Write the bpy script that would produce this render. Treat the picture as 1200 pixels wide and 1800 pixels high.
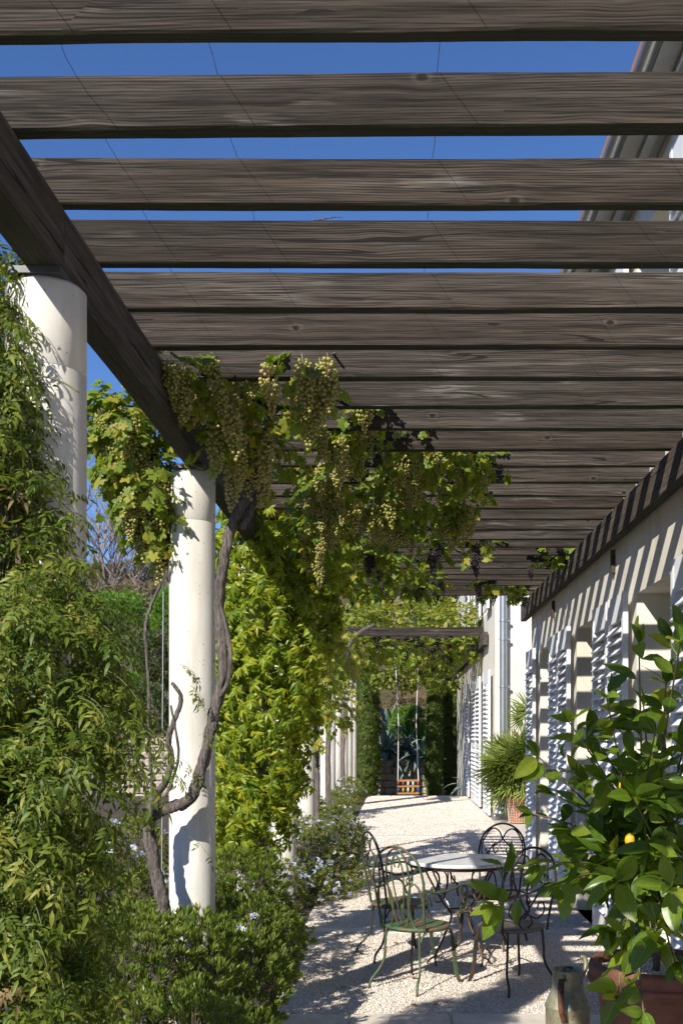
import bpy, bmesh, math, random
import numpy as np
from mathutils import Vector, Matrix, Euler, noise

R = math.radians
scene = bpy.context.scene
for o in list(bpy.data.objects): bpy.data.objects.remove(o)
COL = scene.collection
random.seed(7)
rng = np.random.default_rng(11)

# ------------------------------------------------------------------ camera
EYE = 1.65
F = 1900.0                      # focal length in photo pixels (photo 1200 x 1800)
VX, VY = 700.0, 1288.0          # where lines running away from us meet
cam_d = bpy.data.cameras.new('camera')
cam = bpy.data.objects.new('camera', cam_d); COL.objects.link(cam)
cam.location = (0, 0, EYE); cam.rotation_euler = (R(90), 0, 0)
cam_d.sensor_fit = 'VERTICAL'; cam_d.sensor_height = 36.0; cam_d.sensor_width = 24.0
cam_d.lens = F / 1800 * 36
cam_d.shift_x = -(VX - 600) / 1800; cam_d.shift_y = (VY - 900) / 1800
cam_d.clip_start = 0.05; cam_d.clip_end = 2000
scene.camera = cam

# ------------------------------------------------------------------ light
LDIR = Vector((0.55, 1.0, -0.78)).normalized()       # the way sunlight travels
w = bpy.data.worlds.new('World'); scene.world = w; w.use_nodes = True
nt = w.node_tree; bg = nt.nodes['Background']
sky = nt.nodes.new('ShaderNodeTexSky'); sky.sky_type = 'NISHITA'; sky.sun_disc = False
sky.sun_elevation = math.asin(-LDIR.z)
sky.sun_rotation = math.atan2(-LDIR.x, -LDIR.y)
sky.air_density = 1.0; sky.dust_density = 0.0; sky.ozone_density = 6.0; sky.altitude = 400
tint = nt.nodes.new('ShaderNodeMix'); tint.data_type = 'RGBA'; tint.blend_type = 'MULTIPLY'; tint.inputs[0].default_value = 1
tint.inputs[7].default_value = (.78, .93, 1.17, 1)                 # deep late-summer blue
nt.links.new(sky.outputs[0], tint.inputs[6]); nt.links.new(tint.outputs[2], bg.inputs[0]); bg.inputs[1].default_value = 0.088
sl = bpy.data.lights.new('sun', 'SUN'); sl.energy = 4.9; sl.angle = R(0.5); sl.color = (1.0, 0.94, 0.84)
sun = bpy.data.objects.new('sun', sl); COL.objects.link(sun)
sun.rotation_euler = LDIR.to_track_quat('-Z', 'Y').to_euler(); sun.location = (-10, -18, 16)
vs = scene.view_settings; vs.view_transform = 'Standard'; vs.look = 'None'; vs.gamma = 1; vs.exposure = 0.5
vs.use_curve_mapping = False

# ------------------------------------------------------------------ helpers
W = {}                                              # world origin of every unrotated root
def P(px, py, Y):                                   # photo pixel at depth Y -> world point
    return Vector(((px - VX) * Y / F, Y, EYE + (VY - py) * Y / F))
def tag(o, label=None, cat=None, group=None, kind=None):
    if label: o['label'] = label
    if cat: o['category'] = cat
    if group: o['group'] = group
    if kind: o['kind'] = kind
    return o
def empty(name, loc=(0, 0, 0), rz=0, **k):
    o = bpy.data.objects.new(name, None); COL.objects.link(o); o.empty_display_size = .1
    o.location = loc; o.rotation_euler = (0, 0, rz); W[o.name] = Vector(loc)
    tag(o, **k); return o
def new_mesh(name, V, Fc, mat, smooth=False, rnd=None):
    me = bpy.data.meshes.new(name)
    me.from_pydata([tuple(v) for v in V], [], Fc)
    if mat is not None: me.materials.append(mat)
    if smooth: me.shade_smooth()
    if rnd is not None:
        a = me.attributes.new('rnd', 'FLOAT', 'FACE'); a.data.foreach_set('value', np.asarray(rnd, dtype=np.float32))
    me.update(); return me
def link(name, me, parent=None, loc=None):
    o = bpy.data.objects.new(name, me); COL.objects.link(o)
    if parent is not None: o.parent = parent
    if loc is not None: o.location = loc
    return o
def worg(o):
    while o is not None:
        if o.name in W: return W[o.name]
        o = o.parent
    return Vector((0, 0, 0))
class MB:
    def __init__(s): s.v = []; s.f = []
    def add(s, V, Fc):
        n = len(s.v); s.v += [tuple(v) for v in V]; s.f += [tuple(i + n for i in f) for f in Fc]; return s
    def box(s, x0, x1, y0, y1, z0, z1):
        V = [(x0,y0,z0),(x1,y0,z0),(x1,y1,z0),(x0,y1,z0),(x0,y0,z1),(x1,y0,z1),(x1,y1,z1),(x0,y1,z1)]
        return s.add(V, [(0,3,2,1),(4,5,6,7),(0,1,5,4),(1,2,6,5),(2,3,7,6),(3,0,4,7)])
    def tube(s, pts, rad, sides=8, cap=True, twist=0, rough=0):
        pts = [Vector(p) for p in pts]; n = len(pts)
        if not hasattr(rad, '__len__'): rad = [rad] * n
        up = Vector((0, 0, 1)); V = []; prev = None
        for i, p in enumerate(pts):
            t = (pts[min(i+1, n-1)] - pts[max(i-1, 0)])
            t = t.normalized() if t.length > 1e-9 else Vector((0,0,1))
            if prev is None:
                a = t.cross(up if abs(t.z) < .9 else Vector((1,0,0))).normalized()
            else:
                a = (prev - t * prev.dot(t)); a = a.normalized() if a.length > 1e-6 else t.orthogonal().normalized()
            prev = a; b = t.cross(a)
            for k in range(sides):
                th = 2*math.pi*k/sides + twist*i
                r = rad[i]
                if rough: r *= 1 + rough*noise.noise(Vector((k*.9+5, i*.45, sides*1.3))) + rough*.6*math.sin(3*th+i*.4)
                V.append(p + (a*math.cos(th) + b*math.sin(th))*r)
        Fc = []
        for i in range(n-1):
            for k in range(sides):
                k2 = (k+1) % sides
                Fc.append((i*sides+k, i*sides+k2, (i+1)*sides+k2, (i+1)*sides+k))
        if cap:
            Fc.append(tuple(reversed(range(sides)))); Fc.append(tuple((n-1)*sides+k for k in range(sides)))
        return s.add(V, Fc)
    def lathe(s, prof, c=(0,0,0), sides=32):
        V = []; Fc = []; n = len(prof)
        for r, z in prof:
            for k in range(sides):
                th = 2*math.pi*k/sides
                V.append((c[0]+r*math.cos(th), c[1]+r*math.sin(th), c[2]+z))
        for i in range(n-1):
            for k in range(sides):
                k2 = (k+1) % sides
                Fc.append((i*sides+k, i*sides+k2, (i+1)*sides+k2, (i+1)*sides+k))
        return s.add(V, Fc)
    def build(s, name, mat, parent=None, smooth=False, kind=None, local=False):
        o0 = Vector((0,0,0)) if (parent is None or local) else worg(parent)
        V = [(v[0]-o0.x, v[1]-o0.y, v[2]-o0.z) for v in s.v]
        o = link(name, new_mesh(name, V, s.f, mat, smooth), parent)
        if kind: o['kind'] = kind
        return o
def spline(pts, n=6):                                # Catmull-Rom through the points
    pts = [Vector(p) for p in pts]; out = []
    for i in range(len(pts)-1):
        p0 = pts[max(i-1,0)]; p1 = pts[i]; p2 = pts[i+1]; p3 = pts[min(i+2,len(pts)-1)]
        for k in range(n):
            t = k/n
            out.append(.5*((2*p1)+(p2-p0)*t+(2*p0-5*p1+4*p2-p3)*t*t+(3*p1-p0-3*p2+p3)*t*t*t))
    out.append(pts[-1]); return out

# ------------------------------------------------------------------ materials
def nodes(name):
    m = bpy.data.materials.new(name); m.use_nodes = True
    t = m.node_tree; b = t.nodes['Principled BSDF']; return m, t, b
def N(t, typ, **k):
    n = t.nodes.new(typ)
    for a, v in k.items():
        if a.startswith('i_'): n.inputs[int(a[2:])].default_value = v
        else: setattr(n, a, v)
    return n
def L(t, a, b): t.links.new(a, b)
def ramp(t, fac, stops):
    r = t.nodes.new('ShaderNodeValToRGB'); L(t, fac, r.inputs[0])
    while len(r.color_ramp.elements) < len(stops): r.color_ramp.elements.new(.5)
    for e, (p, c) in zip(r.color_ramp.elements, stops):
        e.position = p; e.color = (c[0], c[1], c[2], 1) if hasattr(c, '__len__') else (c, c, c, 1)
    return r
def mix(t, fac, a, b, mode='MIX'):
    m = t.nodes.new('ShaderNodeMix'); m.data_type = 'RGBA'; m.blend_type = mode
    if hasattr(fac, 'links'): L(t, fac, m.inputs[0])
    else: m.inputs[0].default_value = fac
    for s, v in ((6, a), (7, b)):
        if hasattr(v, 'links'): L(t, v, m.inputs[s])
        else: m.inputs[s].default_value = (v[0], v[1], v[2], 1)
    return m.outputs[2]
def math_(t, op, a, b=None, c=None):
    m = t.nodes.new('ShaderNodeMath'); m.operation = op
    for i, v in enumerate((a, b, c)):
        if v is None: continue
        if hasattr(v, 'links'): L(t, v, m.inputs[i])
        else: m.inputs[i].default_value = v
    return m.outputs[0]
def noise_(t, vec, scale, detail=4, rough=.55, dist=0):
    n = N(t, 'ShaderNodeTexNoise'); n.inputs['Scale'].default_value = scale; n.inputs['Detail'].default_value = detail
    n.inputs['Roughness'].default_value = rough; n.inputs['Distortion'].default_value = dist
    if vec is not None: L(t, vec, n.inputs['Vector'])
    return n.outputs['Fac']
def mapped(t, scale=(1,1,1), coord='Object', rand=False):
    tc = N(t, 'ShaderNodeTexCoord'); mp = N(t, 'ShaderNodeMapping'); mp.inputs['Scale'].default_value = scale
    src = tc.outputs[coord]
    if rand:
        oi = N(t, 'ShaderNodeObjectInfo'); va = N(t, 'ShaderNodeVectorMath', operation='SCALE')
        va.inputs[0].default_value = (37, 19, 11); L(t, oi.outputs['Random'], va.inputs['Scale'])
        ad = N(t, 'ShaderNodeVectorMath', operation='ADD'); L(t, src, ad.inputs[0]); L(t, va.outputs[0], ad.inputs[1]); src = ad.outputs[0]
    L(t, src, mp.inputs[0]); return mp.outputs[0]
def bump(t, b, h, strength=.3, dist=.01):
    n = N(t, 'ShaderNodeBump'); n.inputs['Strength'].default_value = strength; n.inputs['Distance'].default_value = dist
    L(t, h, n.inputs['Height']); L(t, n.outputs[0], b.inputs['Normal'])

def wood_mat(name, dark, light, axis=0, knots=True):
    m, t, b = nodes(name)
    base = mapped(t, (1,1,1), rand=True)
    ks = [.9, 5, 5]; ks = ks if axis == 0 else [5, .9, 5]
    if knots:
        kv = N(t, 'ShaderNodeMapping'); kv.inputs['Scale'].default_value = (1.35, .001, 4.2) if axis == 0 else (.001, 1.35, 4.2)
        L(t, base, kv.inputs[0])
        vo = N(t, 'ShaderNodeTexVoronoi', feature='F1'); vo.inputs['Scale'].default_value = 1.0; vo.inputs['Randomness'].default_value = 1
        L(t, kv.outputs[0], vo.inputs['Vector'])
        # distance in real metres
        sub = N(t, 'ShaderNodeVectorMath', operation='SUBTRACT'); L(t, kv.outputs[0], sub.inputs[0]); L(t, vo.outputs['Position'], sub.inputs[1])
        sc = N(t, 'ShaderNodeVectorMath', operation='MULTIPLY'); L(t, sub.outputs[0], sc.inputs[0])
        sc.inputs[1].default_value = (1/1.35*.62, 0, 1/4.2) if axis == 0 else (0, 1/1.35*.62, 1/4.2)
        ln = N(t, 'ShaderNodeVectorMath', operation='LENGTH'); L(t, sc.outputs[0], ln.inputs[0])
        kd = ln.outputs['Value']
        sx = N(t, 'ShaderNodeSeparateXYZ'); L(t, sub.outputs[0], sx.inputs[0])
        gauss = math_(t, 'EXPONENT', math_(t, 'MULTIPLY', math_(t, 'MULTIPLY', kd, kd), -700.0))
        sgn = math_(t, 'MULTIPLY', sx.outputs[2], -0.10)
        warp = math_(t, 'MULTIPLY', gauss, sgn)
        cb = N(t, 'ShaderNodeCombineXYZ'); L(t, warp, cb.inputs[2])
        ad = N(t, 'ShaderNodeVectorMath', operation='ADD'); L(t, base, ad.inputs[0]); L(t, cb.outputs[0], ad.inputs[1]); vec = ad.outputs[0]
    else: vec = base
    g1m = N(t, 'ShaderNodeMapping'); g1m.inputs['Scale'].default_value = (.55, 34, 34) if axis == 0 else (34, .55, 34); L(t, vec, g1m.inputs[0])
    g2m = N(t, 'ShaderNodeMapping'); g2m.inputs['Scale'].default_value = (5, 210, 210) if axis == 0 else (210, 5, 210); L(t, vec, g2m.inputs[0])
    g3m = N(t, 'ShaderNodeMapping'); g3m.inputs['Scale'].default_value = (1.1, 2.2, 7) if axis == 0 else (2.2, 1.1, 7); L(t, vec, g3m.inputs[0])
    g1 = noise_(t, g1m.outputs[0], 1.6, 6, .62, .25); g2 = noise_(t, g2m.outputs[0], 1, 3, .6); g3 = noise_(t, g3m.outputs[0], 1, 4, .55)
    g = math_(t, 'ADD', math_(t, 'MULTIPLY', g1, .52), math_(t, 'MULTIPLY', g2, .48))
    lo = N(t, 'ShaderNodeMapping'); lo.inputs['Scale'].default_value = (.8, 7, 7) if axis == 0 else (7, .8, 7); L(t, vec, lo.inputs[0])
    lon = noise_(t, lo.outputs[0], 1, 3, .5, .2)
    sv_ = N(t, 'ShaderNodeSeparateXYZ'); L(t, vec, sv_.inputs[0])
    zz_ = math_(t, 'ADD', math_(t, 'ADD', sv_.outputs[2], math_(t, 'MULTIPLY', sv_.outputs[1 if axis == 0 else 0], .6)), math_(t, 'MULTIPLY', lon, .060))
    ringw = math_(t, 'SINE', math_(t, 'MULTIPLY', zz_, 2*math.pi/.0085))
    pat = ramp(t, g3, [(.38, (.15,.15,.15)), (.6, (1,1,1))]).outputs[0]
    g = math_(t, 'ADD', math_(t, 'ADD', math_(t, 'MULTIPLY', g, .62), .19), math_(t, 'MULTIPLY', math_(t, 'MULTIPLY', ringw, pat), .040))
    ckm = N(t, 'ShaderNodeMapping'); ckm.inputs['Scale'].default_value = (.22, 9, 9) if axis == 0 else (9, .22, 9); L(t, vec, ckm.inputs[0])
    ckn = noise_(t, ckm.outputs[0], 1.2, 2.0, .45, .1)
    ckd = math_(t, 'ABSOLUTE', math_(t, 'SUBTRACT', ckn, .5))
    crack = math_(t, 'MULTIPLY', math_(t, 'LESS_THAN', ckd, .0055), math_(t, 'GREATER_THAN', g3, .47))
    mid = tuple((a+c)/2 for a, c in zip(dark, light))
    col = ramp(t, g, [(.34, tuple(c*.35 for c in dark)), (.44, dark), (.53, mid), (.62, light), (.72, tuple(c*1.5 for c in light))]).outputs[0]
    blot = ramp(t, g3, [(.3, (.62, .58, .54)), (.55, (.95, .93, .91)), (.68, (1.15, 1.13, 1.10)), (.8, (1.7, 1.7, 1.65))]).outputs[0]
    col = mix(t, 1.0, col, blot, 'MULTIPLY')
    oi = N(t, 'ShaderNodeObjectInfo'); rv = ramp(t, oi.outputs['Random'], [(0, (.66,.62,.58)), (.35, (.95,.96,.97)), (.6, (.80,.74,.69)), (1, (1.3,1.3,1.3))]).outputs[0]
    col = mix(t, 1.0, col, rv, 'MULTIPLY')
    scm = N(t, 'ShaderNodeMapping'); scm.inputs['Scale'].default_value = (1.5, 12, 12) if axis == 0 else (12, 1.5, 12); L(t, base, scm.inputs[0])
    scf = noise_(t, scm.outputs[0], 1, 3, .5, .8)
    worn = math_(t, 'MULTIPLY', ramp(t, scf, [(.60, (0,0,0)), (.72, (1,1,1))]).outputs[0], ramp(t, g2, [(.42, (0,0,0)), (.62, (1,1,1))]).outputs[0])
    col = mix(t, math_(t, 'MULTIPLY', worn, .5), col, (.25, .235, .21))
    col = mix(t, math_(t, 'MULTIPLY', crack, .85), col, (.008, .006, .005))
    h = math_(t, 'SUBTRACT', g, math_(t, 'MULTIPLY', crack, .6))
    if knots:
        kfac = ramp(t, math_(t, 'ADD', kd, math_(t, 'MULTIPLY', math_(t, 'SUBTRACT', g1, .5), .02)), [(.007, (1,1,1)), (.012, (0,0,0))]).outputs[0]
        ring = ramp(t, kd, [(.008, (0,0,0)), (.013, (1,1,1)), (.022, (0,0,0))]).outputs[0]
        # only some cells carry a knot
        sc2 = N(t, 'ShaderNodeSeparateColor'); L(t, vo.outputs['Color'], sc2.inputs[0])
        pick = math_(t, 'GREATER_THAN', sc2.outputs[0], .5)
        col = mix(t, math_(t, 'MULTIPLY', math_(t, 'MULTIPLY', ring, pick), .16), col, tuple(c*1.6 for c in light))
        col = mix(t, math_(t, 'MULTIPLY', math_(t, 'MULTIPLY', kfac, pick), .9), col, (.012, .008, .006))
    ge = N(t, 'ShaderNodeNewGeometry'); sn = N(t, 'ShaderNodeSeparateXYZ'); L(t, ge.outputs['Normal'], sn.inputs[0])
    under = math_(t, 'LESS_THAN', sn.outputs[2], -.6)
    col = mix(t, math_(t, 'MULTIPLY', under, .75), col, (.022, .026, .014))        # darker, greener colour on faces turned down
    L(t, col, b.inputs['Base Color']); b.inputs['Roughness'].default_value = .85; b.inputs['Specular IOR Level'].default_value = .2
    bump(t, b, h, .9, .005)
    return m

def leaf_mat(name, c1, c2, trans=.35, rough=.42, bright=2.0, c3=None, spec=.45):
    m, t, b = nodes(name)
    at = N(t, 'ShaderNodeAttribute'); at.attribute_name = 'rnd'
    oi = N(t, 'ShaderNodeObjectInfo')
    r = math_(t, 'FRACT', math_(t, 'ADD', at.outputs['Fac'], oi.outputs['Random']))
    stops = [(0, c1), (.8 if c3 else 1, c2)] + ([(.93, c3), (1, c3)] if c3 else [])
    col = ramp(t, r, stops).outputs[0]
    L(t, col, b.inputs['Base Color']); b.inputs['Roughness'].default_value = rough; b.inputs['Specular IOR Level'].default_value = spec
    tr = N(t, 'ShaderNodeBsdfTranslucent')
    L(t, mix(t, 1.0, col, (bright*1.15, bright*1.1, bright*.45), 'MULTIPLY'), tr.inputs[0])
    ms = N(t, 'ShaderNodeMixShader'); ms.inputs[0].default_value = trans
    L(t, b.outputs[0], ms.inputs[1]); L(t, tr.outputs[0], ms.inputs[2])
    L(t, ms.outputs[0], t.nodes['Material Output'].inputs[0])
    return m

def plain(name, c, rough=.6, metal=0, var=.12, scale=20, bmp=0, spec=.4):
    m, t, b = nodes(name)
    v = mapped(t, (1,1,1), rand=True); n = noise_(t, v, scale, 5)
    col = ramp(t, n, [(.3, tuple(x*(1-var) for x in c)), (.7, tuple(min(1, x*(1+var)) for x in c))]).outputs[0]
    L(t, col, b.inputs['Base Color']); b.inputs['Roughness'].default_value = rough; b.inputs['Metallic'].default_value = metal
    b.inputs['Specular IOR Level'].default_value = spec
    if bmp: bump(t, b, n, bmp, .01)
    return m

def concrete_mat():
    m, t, b = nodes('smooth_concrete')
    v = mapped(t, (1,1,1), rand=True)
    n1 = noise_(t, v, 3, 5); n2 = noise_(t, v, 60, 4)
    st = N(t, 'ShaderNodeMapping'); st.inputs['Scale'].default_value = (9, 9, .9); L(t, v, st.inputs[0]); n3 = noise_(t, st.outputs[0], 1, 4)
    col = ramp(t, n1, [(.3, (.62, .595, .535)), (.7, (.76, .735, .68))]).outputs[0]
    col = mix(t, .75, col, ramp(t, n3, [(.33, (.70, .67, .62)), (.58, (1,1,1))]).outputs[0], 'MULTIPLY')
    vo = N(t, 'ShaderNodeTexVoronoi'); vo.inputs['Scale'].default_value = 16; L(t, v, vo.inputs['Vector'])
    sc = N(t, 'ShaderNodeSeparateColor'); L(t, vo.outputs['Color'], sc.inputs[0])
    th = math_(t, 'MULTIPLY', math_(t, 'POWER', sc.outputs[0], 4.0), .17)
    pit = math_(t, 'LESS_THAN', vo.outputs['Distance'], th)
    vo2 = N(t, 'ShaderNodeTexVoronoi'); vo2.inputs['Scale'].default_value = 55; L(t, v, vo2.inputs['Vector'])
    sc2 = N(t, 'ShaderNodeSeparateColor'); L(t, vo2.outputs['Color'], sc2.inputs[0])
    pit2 = math_(t, 'LESS_THAN', vo2.outputs['Distance'], math_(t, 'MULTIPLY', math_(t, 'POWER', sc2.outputs[0], 5.0), .2))
    p = math_(t, 'MAXIMUM', pit, pit2)
    col = mix(t, math_(t, 'MULTIPLY', p, .8), col, (.16, .14, .12))
    L(t, col, b.inputs['Base Color']); b.inputs['Roughness'].default_value = .75; b.inputs['Specular IOR Level'].default_value = .3
    h = math_(t, 'SUBTRACT', math_(t, 'MULTIPLY', n2, .15), p); bump(t, b, h, .5, .006)
    return m

def plaster_mat():
    m, t, b = nodes('cream_plaster')
    v = mapped(t, (1,1,1), 'Object'); n1 = noise_(t, v, 1.3, 5); n2 = noise_(t, v, 90, 4)
    col = ramp(t, n1, [(.3, (.68, .64, .55)), (.7, (.78, .74, .65))]).outputs[0]
    sm = N(t, 'ShaderNodeMapping'); sm.inputs['Scale'].default_value = (5, 5, .5); L(t, v, sm.inputs[0]); ns = noise_(t, sm.outputs[0], 1, 5)
    col = mix(t, .6, col, ramp(t, ns, [(.32, (.80, .77, .72)), (.55, (1,1,1))]).outputs[0], 'MULTIPLY')
    L(t, col, b.inputs['Base Color']); b.inputs['Roughness'].default_value = .9; b.inputs['Specular IOR Level'].default_value = .2
    bump(t, b, n2, .4, .005); return m

def gravel_mat():
    m, t, b = nodes('pale_gravel')
    v = mapped(t, (1,1,1), 'Object')
    vo = N(t, 'ShaderNodeTexVoronoi'); vo.inputs['Scale'].default_value = 75; L(t, v, vo.inputs['Vector'])
    sc = N(t, 'ShaderNodeSeparateColor'); L(t, vo.outputs['Color'], sc.inputs[0])
    col = ramp(t, sc.outputs[0], [(0, (.52, .42, .34)), (.15, (.72, .63, .54)), (.7, (.84, .77, .69)), (1, (.90, .87, .81))]).outputs[0]
    edge = ramp(t, vo.outputs['Distance'], [(.4, (1,1,1)), (.85, (.55,.52,.48))]).outputs[0]
    col = mix(t, .8, col, edge, 'MULTIPLY')
    n1 = noise_(t, v, 1.6, 5, .6)
    col = mix(t, .7, col, ramp(t, n1, [(.35, (.84, .81, .77)), (.6, (1,1,1))]).outputs[0], 'MULTIPLY')
    L(t, col, b.inputs['Base Color']); b.inputs['Roughness'].default_value = .9; b.inputs['Specular IOR Level'].default_value = .2
    h = math_(t, 'SUBTRACT', 1.0, vo.outputs['Distance']); bump(t, b, h, .9, .012); return m

def rusty_paint(name, paint, rust, amt=.5, rough=.5, metal=.1):
    m, t, b = nodes(name)
    v = mapped(t, (1,1,1), rand=True); n1 = noise_(t, v, 14, 6, .65); n2 = noise_(t, v, 70, 3)
    f = ramp(t, n1, [(amt-.04, (0,0,0)), (amt+.05, (1,1,1))]).outputs[0]
    c = mix(t, f, rust, paint)
    c = mix(t, .6, c, ramp(t, n2, [(.3, (.6,.6,.6)), (.7, (1.3,1.3,1.3))]).outputs[0], 'MULTIPLY')
    L(t, c, b.inputs['Base Color']); b.inputs['Roughness'].default_value = rough; b.inputs['Metallic'].default_value = metal
    bump(t, b, n1, .3, .002); return m

M = {}
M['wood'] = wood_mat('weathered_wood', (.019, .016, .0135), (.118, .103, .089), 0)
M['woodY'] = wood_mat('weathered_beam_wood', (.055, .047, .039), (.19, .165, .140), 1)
M['concrete'] = concrete_mat(); M['plaster'] = plaster_mat(); M['gravel'] = gravel_mat()
M['stonechip'] = leaf_mat('stone_chips', (.58, .48, .39), (.88, .82, .74), 0.0, .9, 1, spec=.15)
M['white'] = plain('white_shutter_paint', (.76, .77, .78), .5, var=.06, scale=6)
M['slab'] = plain('stone_slab', (.62, .56, .48), .85, var=.16, scale=9, bmp=.4)
M['soil'] = plain('dark_soil', (.07, .055, .04), .95, var=.5, scale=8, bmp=.8)
M['wire'] = plain('steel_wire', (.10, .10, .10), .5, .6)
M['cable'] = plain('bright_cable', (.6, .6, .6), .4, .5)
M['zinc'] = plain('zinc_pipe', (.42, .44, .45), .38, .85, .12, 5)
M['soffit'] = plain('grey_soffit', (.40, .40, .38), .8, var=.1, scale=5)
M['glass'] = plain('dark_room_pane', (.03, .035, .04), .06, var=.05, spec=.8)  # opaque; near-black colour stands in for unlit rooms behind
M['bark'] = None
def bark_mat(name, d, l):
    m, t, b = nodes(name)
    v = mapped(t, (75, 75, 9)); n = noise_(t, v, 1.3, 6, .7, .8)
    L(t, ramp(t, n, [(.35, d), (.62, l)]).outputs[0], b.inputs['Base Color']); b.inputs['Roughness'].default_value = .9
    bump(t, b, n, 1.0, .02); return m
M['bark'] = bark_mat('vine_bark', (.04, .032, .028), (.24, .205, .18))
M['twig'] = plain('green_twig', (.16, .17, .06), .7, var=.3)
M['twigbrown'] = plain('brown_twig', (.13, .10, .07), .8, var=.3)
M['bare'] = plain('bare_branch', (.20, .165, .145), .85, var=.3, scale=4)
M['jasmine'] = leaf_mat('jasmine_leaf', (.050, .092, .010), (.150, .195, .024), .27, .5, 2.0, (.26, .26, .05), .3)
M['pitto'] = leaf_mat('glossy_shrub_leaf', (.085, .130, .018), (.175, .225, .040), .26, .4, 2.0, None, .35)
M['plumb'] = leaf_mat('plumbago_leaf', (.10, .145, .028), (.22, .26, .055), .28, .55, 1.8, (.18, .13, .05))
M['creeper'] = leaf_mat('creeper_leaf', (.11, .185, .014), (.31, .36, .026), .40, .42, 1.9, (.36, .36, .035))
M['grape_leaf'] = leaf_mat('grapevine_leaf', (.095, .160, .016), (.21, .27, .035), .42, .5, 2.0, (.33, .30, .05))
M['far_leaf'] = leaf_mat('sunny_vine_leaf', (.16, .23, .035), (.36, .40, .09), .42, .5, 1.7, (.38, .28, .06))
M['lemon_leaf'] = leaf_mat('lemon_leaf', (.042, .095, .009), (.135, .205, .016), .36, .3, 2.3, (.22, .26, .03), .5)
M['cypress'] = leaf_mat('cypress_leaf', (.07, .12, .022), (.15, .20, .045), .18, .7, 1.5)
M['hillleaf'] = leaf_mat('hillside_leaf', (.06, .095, .03), (.12, .16, .05), .22, .6, 1.5, (.17, .15, .06))
M['olivleaf'] = leaf_mat('dry_shrub_leaf', (.13, .10, .05), (.22, .17, .09), .15, .7, 1.2)
M['freshleaf'] = leaf_mat('fresh_shrub_leaf', (.10, .21, .03), (.20, .32, .05), .35, .5, 1.8)
M['palm'] = leaf_mat('palm_frond', (.11, .17, .03), (.24, .29, .07), .2, .5, 1.8)
M['agave'] = leaf_mat('agave_leaf', (.13, .20, .17), (.20, .28, .23), .04, .5, 1)
M['bloom'] = leaf_mat('pale_blue_petal', (.50, .56, .86), (.72, .76, .95), .3, .6, 1.0)
M['fallen'] = leaf_mat('fallen_leaf', (.26, .11, .04), (.38, .20, .08), .1, .7, 1)
def grape_mat(name, a, c):
    m, t, b = nodes(name)
    at = N(t, 'ShaderNodeAttribute'); at.attribute_name = 'rnd'
    oi = N(t, 'ShaderNodeObjectInfo'); rr_ = math_(t, 'ADD', math_(t, 'MULTIPLY', at.outputs['Fac'], .55), math_(t, 'MULTIPLY', oi.outputs['Random'], .45))
    L(t, ramp(t, rr_, [(0, a), (.85, c), (1, tuple(x*y for x, y in zip(c, (1.0, .72, .6))))]).outputs[0], b.inputs['Base Color'])
    b.inputs['Roughness'].default_value = .38
    tr = N(t, 'ShaderNodeBsdfTranslucent'); tr.inputs[0].default_value = (c[0]*1.3, c[1]*1.3, c[2]*1.2, 1)
    ms = N(t, 'ShaderNodeMixShader'); ms.inputs[0].default_value = .28 if c[0] > .2 else .05
    L(t, b.outputs[0], ms.inputs[1]); L(t, tr.outputs[0], ms.inputs[2]); L(t, ms.outputs[0], t.nodes['Material Output'].inputs[0])
    return m
M['grape_w'] = grape_mat('pale_grape', (.24, .29, .05), (.52, .46, .17))
M['grape_p'] = grape_mat('purple_grape', (.014, .009, .020), (.060, .030, .055))
M['terra'] = plain('terracotta', (.30, .115, .06), .8, var=.3, scale=7, bmp=.3)
M['terrared'] = plain('old_red_terracotta', (.16, .062, .042), .7, var=.35, scale=9, bmp=.3)
M['lemon'] = plain('lemon_peel', (.75, .42, .03), .45, var=.1)
M['orange'] = plain('orange_wood', (.34, .16, .065), .7, var=.35)
M['red'] = plain('red_bead', (.30, .05, .03), .4); M['blue'] = plain('blue_bead', (.05, .12, .30), .4); M['yellow'] = plain('yellow_bead', (.7, .45, .03), .4)
M['rope'] = plain('white_rope', (.7, .69, .65), .8)
M['greeniron'] = rusty_paint('chipped_green_iron', (.065, .115, .05), (.10, .065, .035), .47)
M['greenseat'] = rusty_paint('rusty_green_seat', (.06, .14, .055), (.17, .105, .065), .50, .6)
M['darkiron'] = rusty_paint('rusty_dark_iron', (.035, .035, .030), (.085, .05, .03), .5, .45, .3)
M['darkgreen'] = rusty_paint('dark_green_iron', (.035, .05, .03), (.06, .045, .03), .46)
M['greyseat'] = rusty_paint('worn_grey_seat', (.20, .18, .155), (.13, .09, .07), .45, .6)
def marble_mat():
    m, t, b = nodes('white_marble'); v = mapped(t, (1, 1, 1)); n = noise_(t, v, 7, 8, .62, 1.4)
    L(t, ramp(t, n, [(.35, (.62, .63, .63)), (.48, (.78, .78, .77)), (.52, (.5, .51, .51)), (.56, (.78, .78, .77))]).outputs[0], b.inputs['Base Color'])
    b.inputs['Roughness'].default_value = .3; return m
M['marble'] = marble_mat()
def galv():
    m, t, b = nodes('old_galvanised_metal'); v = mapped(t, (1,1,1)); n = noise_(t, v, 9, 6, .65); n2 = noise_(t, v, 45, 4)
    c = ramp(t, n, [(.3, (.17, .17, .13)), (.5, (.30, .31, .27)), (.7, (.40, .41, .37))]).outputs[0]
    c = mix(t, 1.0, c, (1.15, 1.05, .8), 'MULTIPLY'); c = mix(t, ramp(t, n2, [(.62, (0,0,0)), (.7, (1,1,1))]).outputs[0], c, (.16, .10, .06))
    L(t, c, b.inputs['Base Color']); b.inputs['Roughness'].default_value = .5; b.inputs['Metallic'].default_value = .55; return m
M['galv'] = galv()
M['rustbrown'] = plain('rusty_handle', (.12, .055, .035), .6, .2, .4, 30)
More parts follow.
